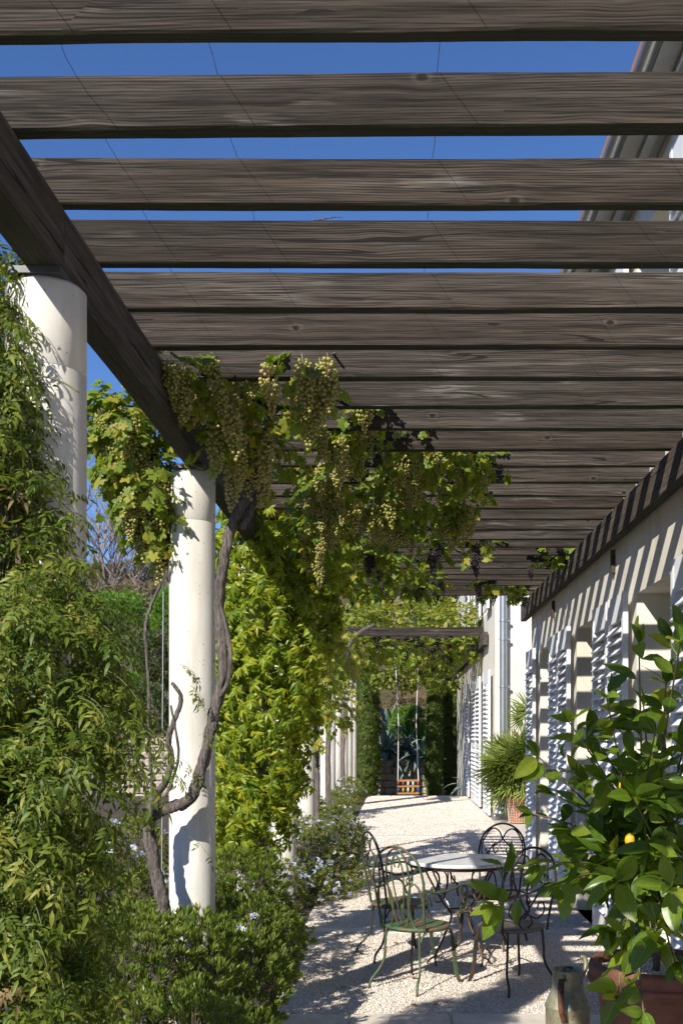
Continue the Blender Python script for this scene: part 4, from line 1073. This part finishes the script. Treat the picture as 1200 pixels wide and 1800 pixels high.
# ---- galvanised churn
cc = P(997, 1750, 5.6); can = empty('metal_churn', (cc.x, 5.6, 0), rz=R(0), label='dented galvanised metal churn with a rusty side handle, standing left of the red pot', cat='churn')
zc = P(997, 1703, 5.6).z
MB().lathe([(0,0),(.10,0),(.108,.01),(.11,.03),(.116,zc-.20),(.119,zc-.195),(.119,zc-.185),(.115,zc-.18),(.083,zc-.10),(.080,zc-.095),(.083,zc-.09),(.080,zc-.085),(.078,zc-.02),(.081,zc-.015),(.081,zc-.004),(.078,zc),(.073,zc-.002),(.072,zc-.06),(.072,zc-.09),(.105,zc-.18),(.105,.02),(0,.02)], (cc.x, 5.6, 0), 44).build('body', M['galv'], can, smooth=True)
def strap(pts, w_, th, side):
    mb = MB(); sp_ = spline(pts, 7); V = []; Fc = []
    side = Vector(side).normalized()
    for i, p in enumerate(sp_):
        t_ = (sp_[min(i+1, len(sp_)-1)]-sp_[max(i-1, 0)]).normalized(); nn = t_.cross(side).normalized()
        for a, c in ((-1,-1),(1,-1),(1,1),(-1,1)): V.append(p+side*w_/2*a+nn*th/2*c)
    for i in range(len(sp_)-1):
        for k in range(4): Fc.append((i*4+k, i*4+(k+1) % 4, (i+1)*4+(k+1) % 4, (i+1)*4+k))
    return mb.add(V, Fc)
hx = cc.x-.03
strap([(hx, 5.6-.078, zc-.045), (hx-.02, 5.6-.125, zc-.03), (hx-.03, 5.6-.16, zc-.09), (hx-.028, 5.6-.165, zc-.17), (hx-.01, 5.6-.14, zc-.235), (hx+.0, 5.6-.112, zc-.25)], .03, .006, (1, .1, 0)).build('handle', M['rustbrown'], can, smooth=True)
MB().tube(spline([(cc.x+.07, 5.62, zc-.05), (cc.x+.10, 5.64, zc+.0), (cc.x+.095, 5.65, zc+.045), (cc.x+.075, 5.65, zc+.05)], 5), .014, 10).build('spout', M['galv'], can, smooth=True)
strap([(cc.x+.03, 5.67, zc-.01), (cc.x-.01, 5.6, zc+.01), (cc.x-.03, 5.55, zc-.006)], .018, .004, (1,0,0)).build('lid_strap', M['rustbrown'], can, smooth=True)

# ================================================================== TABLE AND CHAIRS
def ring(r, z, rad, n=32):
    mb = MB(); pts = [Vector((r*math.cos(2*math.pi*k/n), r*math.sin(2*math.pi*k/n), z)) for k in range(n+1)]
    return mb.tube(pts, rad, 6, cap=False)
tbl = empty('garden_table', (.445, 7.85, 0), label='round garden table with a white marble top on curled iron legs', cat='table')
MB().lathe([(0,.705),(.37,.705),(.38,.709),(.383,.72),(.38,.729),(.372,.732),(0,.732)], (0,0,0), 72).build('table_top', M['marble'], tbl, smooth=False, local=True)
mb = ring(.345, .690, .009, 48); mb.lathe([(.352,.682),(.358,.682),(.358,.704),(.352,.704)], (0,0,0), 48); mb.build('top_ring', M['darkiron'], tbl, smooth=True, local=True)
ring(.09, .36, .006, 24).build('waist_ring', M['darkiron'], tbl, smooth=True, local=True)
for k in range(4):
    a = R(40+90*k); u = Vector((math.cos(a), math.sin(a), 0)); v = Vector((-u.y, u.x, 0))
    q = lambda r, z, s=0: u*r + v*s + Vector((0, 0, z))
    mb = MB(); mb.tube(spline([q(.34,.69), q(.27,.58), q(.17,.44), q(.095,.36), q(.09,.30), q(.16,.18), q(.22,.09), q(.24,.05)], 6), .0075, 8)
    mb.tube(spline([q(.24,.06), q(.265,.035,.03), q(.275,.0,.05)], 5), .007, 7); mb.tube(spline([q(.24,.06), q(.265,.035,-.03), q(.275,.0,-.05)], 5), .007, 7)
    mb.build('leg', M['darkiron'] if k != 1 else M['cable'], tbl, smooth=True, local=True)
    mb = MB(); mb.tube(spline([q(.33,.67), q(.20,.68), q(.13,.62), q(.14,.50), q(.20,.44), q(.25,.47), q(.24,.53), q(.20,.53)], 6), .0055, 7)
    mb.build('scroll', M['darkiron'], tbl, smooth=True, local=True)
mb = MB(); mb.lathe([(0,.352),(.085,.352),(.085,.358),(0,.358)], (0,0,0), 24); mb.build('shelf', M['galv'], tbl, local=True)

def chair(loc, rz, style, iron, seatm, label):
    """local frame: faces +x, seat centre over the origin"""
    c = empty('garden_chair', loc, rz, label=label, cat='chair', group='wrought iron garden chairs round the marble table')
    SZ = .40
    mb = MB(); prof = [(0, SZ-.006), (.10, SZ-.004), (.19, SZ+.002), (.208, SZ+.0), (.212, SZ-.010), (.206, SZ-.020), (.19, SZ-.014), (0, SZ-.016)]
    mb.lathe(prof, (0,0,0), 48); V_ = [(v[0]*1.0, v[1]*1.04, v[2]) for v in mb.v]; mb.v = V_
    mb.build('seat', seatm, c, smooth=True, local=True)
    # legs
    r_ = .0085
    for s in (-1, 1):
        mb = MB(); mb.tube(spline([(.02, s*.13, SZ-.018), (.10, s*.15, SZ-.022), (.155, s*.155, SZ-.05), (.17, s*.16, SZ-.14), (.175, s*.17, .15), (.19, s*.18, .05), (.215, s*.195, .0)], 6), r_, 8)
        mb.tube(spline([(.14, s*.04, SZ-.018), (.155, s*.12, SZ-.022), (.165, s*.15, SZ-.06), (.18, s*.17, SZ-.14), (.187, s*.175, .15), (.2, s*.188, .05), (.222, s*.2, .0)], 6), r_*.9, 8)
        mb.build('leg', iron, c, smooth=True, local=True)
        mb = MB(); mb.tube(spline([(-.165, s*.13, SZ-.015), (-.172, s*.135, .28), (-.175, s*.14, .19), (-.205, s*.16, .12), (-.26, s*.18, .06), (-.275, s*.19, .0)], 7), r_, 8)
        mb.tube(spline([(-.05, s*.15, SZ-.018), (-.13, s*.145, SZ-.03), (-.165, s*.138, SZ-.09)], 5), r_*.8, 7)
        mb.build('leg', iron, c, smooth=True, local=True)
    ring(.196, SZ-.02, .006, 36).build('seat_ring', iron, c, smooth=True, local=True)
    def bk(y, z): return Vector((-.165-.19*(z-SZ)**1.0*.9, y, z))
    hoop = [(-.17, SZ-.02), (-.175, .5), (-.19, .62), (-.195, .72), (-.165, .83), (-.09, .90), (0, .925), (.09, .90), (.165, .83), (.195, .72), (.19, .62), (.175, .5), (.17, SZ-.02)]
    MB().tube(spline([bk(*p) for p in hoop], 6), .0085, 9).build('back_hoop', iron, c, smooth=True, local=True)
    rr = .0062
    def cur(pts, r=rr, name='back_scroll'): MB().tube(spline([bk(*p) for p in pts], 6), r, 7).build(name, iron, c, smooth=True, local=True)
    if style == 'loops':
        cur([(-.03, SZ), (-.06, .5), (-.085, .65), (-.08, .82), (-.03, .90), (.03, .90), (.08, .82), (.085, .65), (.06, .5), (.03, SZ)], .007)
        for s in (-1, 1):
            cur([(s*.15, SZ+.02), (s*.175, .52), (s*.165, .64), (s*.12, .69), (s*.075, .64), (s*.06, .52), (s*.09, SZ+.01), (s*.13, SZ)], .0065)
            cur([(s*.005, SZ+.01), (s*.03, .6), (s*.045, .74), (s*.03, .84), (s*.0, .87), (s*-.025, .83), (s*-.012, .79)], .005)
    elif style == 'heart':
        for s in (-1, 1):
            cur([(0, .50), (s*.06, .60), (s*.12, .72), (s*.125, .82), (s*.07, .88), (s*.02, .85), (s*.015, .79), (s*.05, .755), (s*.08, .78), (s*.07, .805)], .0065)
            cur([(s*.0, .50), (s*.08, .46), (s*.13, .50), (s*.12, .56), (s*.085, .56), (s*.08, .525)], .0055)
            cur([(s*.02, SZ), (s*.05, .44), (s*.01, .50)], .0055)
        cur([(-.19, .66), (-.09, .655), (0, .63), (.09, .655), (.19, .66)], .006)
    else:
        for s in (-1, 1):
            cur([(s*.0, .80), (s*.03, .86), (s*.08, .885), (s*.13, .85), (s*.165, .78)], .006)
            cur([(s*.165, .80), (s*.175, .70), (s*.15, .66), (s*.125, .69), (s*.14, .72)], .005)
            cur([(s*.0, .80), (s*.04, .77), (s*.075, .73), (s*.06, .69), (s*.035, .71), (s*.045, .735)], .0055)
            cur([(s*.02, SZ), (s*.05, .52), (s*.1, .6), (s*.11, .7), (s*.06, .77)], .006)
    for s in (-1, 1):
        y = s
        arm = [bk(s*.193, .66), Vector((-.12, s*.235, .635)), Vector((0, s*.26, .645)), Vector((.12, s*.265, .66)), Vector((.19, s*.26, .63)), Vector((.205, s*.25, .56)), Vector((.17, s*.235, .50)), Vector((.135, s*.225, .47)), Vector((.15, s*.22, .425)), Vector((.17, s*.20, SZ-.01))]
        MB().tube(spline(arm, 6), .0078, 8).build('arm', iron, c, smooth=True, local=True)
        MB().tube(spline([Vector((.205, s*.25, .56)), Vector((.20, s*.245, .50)), Vector((.165, s*.24, .485)), Vector((.15, s*.24, .52)), Vector((.17, s*.24, .54))], 5), .0055, 7).build('arm_scroll', iron, c, smooth=True, local=True)
    return c
chair((.125, 7.08, 0), R(54), 'loops', M['greeniron'], M['greenseat'], 'green painted iron chair with looped back and rusty green seat, front left of the table')
chair((.01, 8.0, 0), R(22), 'arcs', M['darkgreen'], M['greenseat'], 'dark green iron chair behind the looped green chair, next to the plumbago')
chair((.735, 7.05, 0), R(116), 'heart', M['darkiron'], M['greyseat'], 'dark rusty iron chair with heart scroll back, front right of the table')
chair((.72, 8.42, 0), R(-118), 'arcs', M['darkiron'], M['darkiron'], 'dark iron chair with arched scroll back on the far right side of the table')

# ================================================================== SWING
Ys = 29.0
sw = empty('swing', P(717, 1395, Ys), label="wooden baby swing with orange bars and coloured beads hanging from the far pergola", cat='swing')
tl = P(694, 1120, Ys); tr_ = P(735, 1120, Ys); zt_ = HS
bl_, br_ = P(701, 1372, Ys), P(733, 1372, Ys)
for a, s in ((-1, (tl, bl_)), (1, (tr_, br_))):
    t0 = Vector((s[0].x, Ys, HS+.02)); k0 = P(700 if a < 0 else 731, 1272, Ys)
    MB().tube([t0, k0], .012, 6).build('rope', M['rope'], sw)
    for dy in (-.16, .16):
        MB().tube([k0, s[1]+Vector((a*.03, dy, 0))], .011, 5).build('strap', M['rope'], sw)
for z_ in (1372, 1382, 1394):
    zz = P(717, z_, Ys).z
    for dy in (-.17, .17): MB().box(bl_.x-.05, br_.x+.05, Ys+dy-.015, Ys+dy+.015, zz-.02, zz+.02).build('bar', M['orange'], sw)
    for x_ in (bl_.x-.03, br_.x+.03): MB().box(x_-.015, x_+.015, Ys-.155, Ys+.155, zz-.022, zz-.002).build('bar', M['orange'], sw)
for i, x_ in enumerate(np.linspace(bl_.x-.02, br_.x+.02, 5)):
    for dy in (-.17, .17):
        for z_, mm in ((1377, 'red' if i in (0, 4, 1) else 'rope'), (1388, ('blue', 'yellow', 'rope', 'yellow', 'blue')[i])):
            c = P(717, z_, Ys); MB().lathe([(.001,-.05),(.022,-.04),(.022,.04),(.001,.05)], (x_, Ys+dy, c.z), 8).build('bead', M[mm], sw, smooth=True)
MB().box(bl_.x-.03, br_.x+.03, Ys-.15, Ys+.15, P(0,1396,Ys).z-.02, P(0,1396,Ys).z).build('seat', M['orange'], sw)

# ================================================================== PALM IN POT
pp_ = P(912, 1447, 19.7); pr_ = empty('plant_pot', (pp_.x, 19.7, 0), label='ribbed orange terracotta pot wrapped in wire mesh, holding the fan palm', cat='pot')
MB().lathe([(0,0),(.17,0),(.19,.04),(.235,.42),(.255,.44),(.258,.50),(.24,.505),(.225,.45),(0,.44)], (pp_.x, 19.7, 0), 36).build('bowl', M['terra'], pr_, smooth=True)
mb = MB()
for k in range(9):
    z = .03+.048*k; mb.tube([Vector((pp_.x+(.178+.118*z+.006)*math.cos(t), 19.7+(.178+.118*z+.006)*math.sin(t), z)) for t in np.linspace(0, 6.283, 30)], .004, 4, cap=False)
for k in range(26):
    a = 2*math.pi*k/26; mb.tube([Vector((pp_.x+(.186+.118*z)*math.cos(a), 19.7+(.186+.118*z)*math.sin(a), z)) for z in (0.02, .2, .42)], .004, 4, cap=False)
mb.build('wire_mesh', M['slab'], pr_)
palm = empty('fan_palm', (pp_.x, 19.7, .45), label='bushy fan palm with spiky green fronds in the corner by the downpipe', cat='palm')
def T_fan(seed):
    r = random.Random(seed); ps = []
    for k in range(26):
        a = R(-125+250*k/25+r.uniform(-3, 3)); l = (.50-.10*abs(a)/2.2)*r.uniform(.9, 1.08)
        ps.append(blade(l, .019, 3, .9, r.uniform(.0, .16), (0, 0, 0), a, 'lance', tilt=R(r.uniform(-8, 14))))
    v, f = joinT(ps); n0 = len(v); v += [(-.006, -.55, .08), (.006, -.55, .08), (.006, 0, 0), (-.006, 0, 0)]; f.append((n0, n0+1, n0+2, n0+3))
    return v, f
FN = [T_fan(i) for i in range(4)]
pcn = Vector((pp_.x, 19.7, .95)); tr = []
for k in range(90):
    el = R(random.triangular(-60, 85, 20)); az = random.uniform(0, 6.283); d = Vector((math.cos(az)*math.cos(el), math.sin(az)*math.cos(el)*.9, math.sin(el)))
    c = pcn + d*random.uniform(.22, .50)
    tr.append((c, basis(d+Vector((0,0,-.25)), Vector((0,0,1))*.5+d*.2+rv(.6)), random.uniform(.85, 1.1)))
for a, b_, s in ((918,1238,.9),(905,1252,.8)):
    c = P(a+12, b_+10, 19.7); tr.append((c, basis(Vector((-.8, -.2, .7)), Vector((.2, -1, .3))), s))
foliage(palm, FN, M['palm'], tr, 'fan', pname='frond')
MB().tube([(pp_.x, 19.7, .4), (pp_.x, 19.7, .8), (pp_.x+.02, 19.7, 1.1)], [.09, .08, .05], 10, rough=.2).build('trunk', M['bark'], palm)
MB().tube([(pp_.x+.02, 19.7, 1.1), P(925,1250,19.7)], .018, 6).build('stem', M['twigbrown'], palm)

# ================================================================== BEYOND THE TERRACE
# stone retaining wall
rw = empty('stone_wall', (-2, 36.4, -.6), label='rough stone retaining wall at the foot of the dry hillside behind the swing', cat='wall')
MB().box(-11, 5, 36.25, 36.9, -1.2, .78).build('mortar_core', M['mortar'], rw)
MB().box(-11, -3.9, 36.27, 36.88, .781, 1.3).build('mortar_core', M['mortar'], rw)
bm = bmesh.new(); bmesh.ops.create_cube(bm, size=1); bmesh.ops.bevel(bm, geom=bm.edges[:], offset=.16, segments=1, affect='EDGES')
sv = [v.co.copy() for v in bm.verts]; sf = [tuple(v.index for v in f.verts) for f in bm.faces]; bm.free()
SM = [new_mesh('stone', [tuple(Vector(v)+rv(.05)) for v in sv], sf, M['rock']) for _ in range(6)]
cnt = 0; z = -.62
while z < 1.25:
    h_ = random.uniform(.2, .27); x = -10.9
    while x < 4.9:
        w_ = random.uniform(.28, .55)
        if (z < .66 or x < -3.9) and (x > -9.6 and x < 2.6):
            o = link('stone', random.choice(SM), rw, Vector((x+w_/2, 36.23, z+h_/2)) - worg(rw)); o.scale = (w_*.96, .26, h_*.95); o.rotation_euler = (random.uniform(-.05,.05), random.uniform(-.05,.05), random.uniform(-.05,.05)); cnt += 1
        x += w_
    z += h_

# cypresses
def cypress(px, Y, h_, w_, label, zb=-.6, n=5200):
    x = (px-VX)*Y/F; zb = max(zb, hmap(x, Y)-.1) if Y > 36.8 else zb
    r = empty('cypress_tree', (x, Y, zb), label=label, cat='tree', group='cypress trees below the hillside')
    MB().tube([(x, Y, zb), (x, Y, zb+h_*.5), (x, Y, zb+h_*.93)], [.12, .08, .02], 8).build('trunk', M['bark'], r)
    tr = []; ph = random.uniform(0, 9)
    for k in range(n):
        t_ = random.random(); a = random.uniform(0, 6.283)
        rr = w_/2*(min(1, t_*5+.45))*(1-t_**2.4)**.8*(1+.28*noise.noise(Vector((math.cos(a)*1.8+ph, math.sin(a)*1.8, t_*h_*.9))))*random.uniform(.72, 1.02)
        p = Vector((x+rr*math.cos(a), Y+rr*math.sin(a), zb+.1+t_*h_)); ax = Vector((math.cos(a)*.45, math.sin(a)*.45, 1))+rv(.35)
        tr.append((p, basis(ax, Vector((math.cos(a), math.sin(a), .2))), random.uniform(.10, .22)))
    foliage(r, TT, M['cypress'], tr, 'cyp', parts=0)
cypress(645, 34.6, 8.2, .72, 'dark cypress just right of the far columns')
cypress(626, 36.9, 6.5, .7, 'cypress half hidden behind the far columns')
cypress(762, 34.2, 4.9, .42, 'slim cypress with a narrow pointed crown, right of the swing')
cypress(794, 35.2, 8.2, .66, 'tall cypress close to the end of the house')
cypress(818, 37.4, 9.0, 1.1, 'bushy cypress rising behind the shutters of the far wing')
cypress(752, 50, 6.5, 1.5, 'cypress high on the slope, seen above the far vine')
cypress(830, 41, 10, 1.6, 'broad cypress on the slope nearest the house')
cypress(645, 52, 7.0, 1.6, 'broad cypress at the top of the slope on the left')

# agaves on the wall
def agave(px, py, Y, s, label, n=22):
    c = P(px, py, Y); r = empty('agave_plant', tuple(c), label=label, cat='agave', group='agaves on the stone wall')
    for k in range(n):
        a = k*2.4+random.uniform(-.2, .2); el = R(75-95*(k/n)**.8); l = s*random.uniform(.8, 1.15)
        d = Vector((math.cos(a)*math.cos(el), math.sin(a)*math.cos(el), math.sin(el)))
        side = d.cross(Vector((0, 0, 1))).normalized(); V = []; Fc = []; m_ = 6
        for i in range(m_+1):
            t_ = i/m_; w = .095*s*(1.0-.2*abs(t_-.35))*(1-t_**3)*(.6+.6*min(1, t_*3)) if i < m_ else .002
            q = c + d*l*t_ + Vector((0, 0, -.55*l*t_**2.2*(1-el/2))); up = side.cross(d)
            V += [q-side*w+up*w*.35, q-up*.035*(1-t_), q+side*w+up*w*.35, q+up*.01*(1-t_)]
        for i in range(m_):
            for kk in range(4): Fc.append((i*4+kk, i*4+(kk+1) % 4, (i+1)*4+(kk+1) % 4, (i+1)*4+kk))
        MB().add(V, Fc).build('leaf', M['agave'], r, smooth=True)
agave(676, 1322, 36.3, 1.25, 'large blue-green agave sprawling over the left end of the stone wall behind the swing')
agave(742, 1330, 36.2, 1.1, 'agave drooping over the stone wall right of the swing ropes')
agave(682, 1285, 38.2, 1.5, 'tall upright agave higher up behind the stone wall')
agave(716, 1318, 36.6, .9, 'small agave in the middle of the stone wall behind the swing seat')
agave(818, 1380, 33.5, .8, 'spiky grey plant in a pot by the far door of the house', 16)

# shrubs and trees on the hillside
def bush(px, py, Y, rx, ry, label, mat, n=1500, size=.16, group='shrubs on the hillside', T=ST, key='bush', d=None):
    c = P(px, py, Y); rxm, rzm = rx*Y/F, ry*Y/F
    r = empty('hillside_shrub', (c.x, Y, c.z-rzm), label=label, cat='shrub', group=group)
    bl = [(c + Vector((random.uniform(-.5,.5)*rxm, random.uniform(-.4,.4)*rxm, random.uniform(-.4,.45)*rzm)), Vector((rxm, rxm*.8, rzm))*random.uniform(.42, .66)) for _ in range(7)]
    tr = [(p, basis(n_+rv(.7)+Vector((0,0,.4)), rv(1)), size*random.uniform(.6, 1.3)) for p, n_ in sample_shell(bl, n, .6, 1.05, -9, .6)]
    foliage(r, T, mat, tr, key+mat.name, parts=0)
    MB().tube([c+Vector((0,0,-rzm*1.1)), c+Vector((.1*rxm,0,-.2*rzm)), c+Vector((0,0,.3*rzm))], [.06,.04,.02], 6).build('trunk', M['bare'], r)
bush(712, 1275, 38, 34, 36, 'fresh light green shrub behind the swing ropes', M['freshleaf'], 1500, .13)
bush(740, 1290, 37.6, 26, 30, 'smaller light green shrub beside the slim cypress', M['freshleaf'], 900, .13)
bush(690, 1130, 50, 44, 20, 'dark green shrub below the far slats', M['hillleaf'], 1300, .2)
bush(740, 1140, 52, 36, 20, 'olive green shrub high on the slope', M['hillleaf'], 1200, .2)
bush(715, 1235, 42, 40, 10, 'low dry brown scrub on the bare bank', M['olivleaf'], 500, .16)
bush(680, 1060, 60, 36, 18, 'dark tree crown at the top of the slope', M['hillleaf'], 1300, .28)
bush(640, 1060, 56, 26, 34, 'bushy green tree above the far vine on the left', M['hillleaf'], 1300, .25)
for i, (px, py, Y, rx, ry, mt, lb) in enumerate((
    (200, 1120, 34, 70, 50, 'hillleaf', 'green scrub beside the jasmine, far down the garden'),
    (270, 1160, 32, 50, 60, 'hillleaf', 'rounded green bush left of the second column'),
    (250, 1250, 30, 60, 55, 'hillleaf', 'dense dark bush just above the left stone wall'),
    (160, 1200, 31, 60, 80, 'cypress', 'dark evergreen bush behind the jasmine'),
    (230, 1060, 42, 90, 36, 'olivleaf', 'dry brown scrub on the left hillside'),
    (290, 1080, 38, 36, 50, 'freshleaf', 'yellow-green shrub directly left of the second column'),
    (140, 1040, 45, 70, 40, 'olivleaf', 'dry reddish scrub under the bare trees'),
    (60, 1180, 34, 80, 120, 'hillleaf', 'big green bush beyond the nearest column'),
    (400, 1100, 34, 60, 60, 'hillleaf', 'green bush glimpsed right of the second column'),
    (560, 1180, 36, 60, 80, 'hillleaf', 'dark green bush behind the middle columns'),
    (500, 1330, 33, 80, 60, 'hillleaf', 'low green bush behind the creeper'),
    (400, 1280, 33, 70, 70, 'hillleaf', 'dark green bush behind the second column'),
    (430, 1000, 45, 80, 40, 'hillleaf', 'green scrub high behind the creeper'),
    (180, 1010, 50, 50, 22, 'olivleaf', 'grey brown scrub on the left skyline'),
    (250, 1005, 52, 50, 20, 'hillleaf', 'low green scrub on the skyline under the grapes'),
    (270, 1110, 40, 44, 34, 'hillleaf', 'olive green shrub half way up the left bank'),
    (200, 1070, 38, 50, 34, 'freshleaf', 'pale green shrub on the left bank under the bare trees'),
    (255, 1200, 33, 40, 40, 'freshleaf', 'leafy green shrub above the left stone wall'))):
    bush(px, py, Y, rx, ry, lb, M[mt], 1500, .17)

def bare_tree(px, Y, h_, label, seed, lean=0):
    rd = random.Random(seed); x = (px-VX)*Y/F; z0 = hmap(x, Y)-.1
    r = empty('bare_tree', (x, Y, z0), label=label, cat='tree', group='bare trees on the skyline')
    tk = MB(); br = MB()
    def grow(p, d, l, rad, dep):
        pts = [p]; q = p.copy(); dd = d.copy()
        for k in range(4):
            dd = (dd + Vector((rd.uniform(-.18,.18), rd.uniform(-.18,.18), rd.uniform(-.05,.14)))).normalized(); q = q+dd*l/4; pts.append(q.copy())
        (tk if dep == 0 else br).tube(pts, [rad*(1-.12*k) for k in range(5)], 5 if dep < 2 else 3, cap=False)
        if dep >= 6: return
        for k in range(3 if dep < 5 else 2):
            a = rd.uniform(0, 6.28); sp_ = rd.uniform(.4, .95); o = Vector((math.cos(a), math.sin(a), .1))
            st_ = pts[rd.choice((2, 3, 4, 4))]
            grow(st_, (dd+o*sp_).normalized(), l*rd.uniform(.62, .82), rad*.6, dep+1)
    grow(Vector((x, Y, z0)), Vector((lean, 0, 1)), h_*.34, .11*h_/6, 0)
    tk.build('trunk', M['bare'], r); br.build('branches', M['bare'], r, kind='stuff')
bare_tree(215, 44, 9.5, 'bare grey tree against the sky, left of the hanging grapes', 3)
bare_tree(262, 46, 8.0, 'thin bare tree directly below the outer grape bunches', 4)
bare_tree(172, 47, 8.0, 'bare twiggy tree beside the nearest column', 5)
bare_tree(296, 50, 7, 'bare tree half hidden by the second column', 6)
bare_tree(240, 38, 5.5, 'leafless small tree in front of the dry scrub', 8)
bare_tree(130, 42, 6, 'bare tree just emerging from behind the nearest column', 9)
for px, s_ in ((690, 21), (712, 22), (728, 23)): bare_tree(px, 52, 9, 'leaning bare trunk %s seen above the far vine' % {690: 'on the left', 712: 'in the middle', 728: 'on the right'}[px], s_, .35)

tw_ = [P(552, 374, 3.76), P(572, 369, 3.75), P(590, 366, 3.74), P(602, 364, 3.75)]
zt3 = EYE+1.627+.148
o = MB().tube([Vector((q.x, q.y, zt3+.006+(q.z-tw_[0].z)*.5)) for q in tw_], [.003, .003, .002, .001], 5).build('fallen_twig', M['bark'])
tag(o, 'short dark twig lying on top of the fourth slat against the sky', 'twig')
# fallen leaves
for i, (px, py, w_) in enumerate(((635,1680,'near the back left chair leg'), (690,1712,'under the looped green chair'), (729,1720,'beside the green front leg'), (722,1768,'on the open gravel in front of the chairs'), (760,1768,'right of the others on the open gravel'),
                     (605,1740,'at the edge of the shrub shade'), (700,1660,'between the two green chairs'), (1010,1600,'under the lemon branches'), (612,1560,'at the foot of the plumbago'))):
    Y = F*EYE/(py-VY); p = P(px, py, Y); v, f = T_grapeleaf(70+i)
    o = link('fallen_leaf', new_mesh('fallen_leaf', [(a*.055, b_*.055, abs(c)*.03+.012) for a, b_, c in v], f, M['fallen'])); o.location = (p.x, p.y, 0); o.rotation_euler = (0, 0, i*1.3)
    tag(o, 'small curled brown leaf lying ' + w_, 'fallen leaf', 'fallen leaves on the gravel')
print('OBJECTS', len(bpy.data.objects), 'stones', cnt)
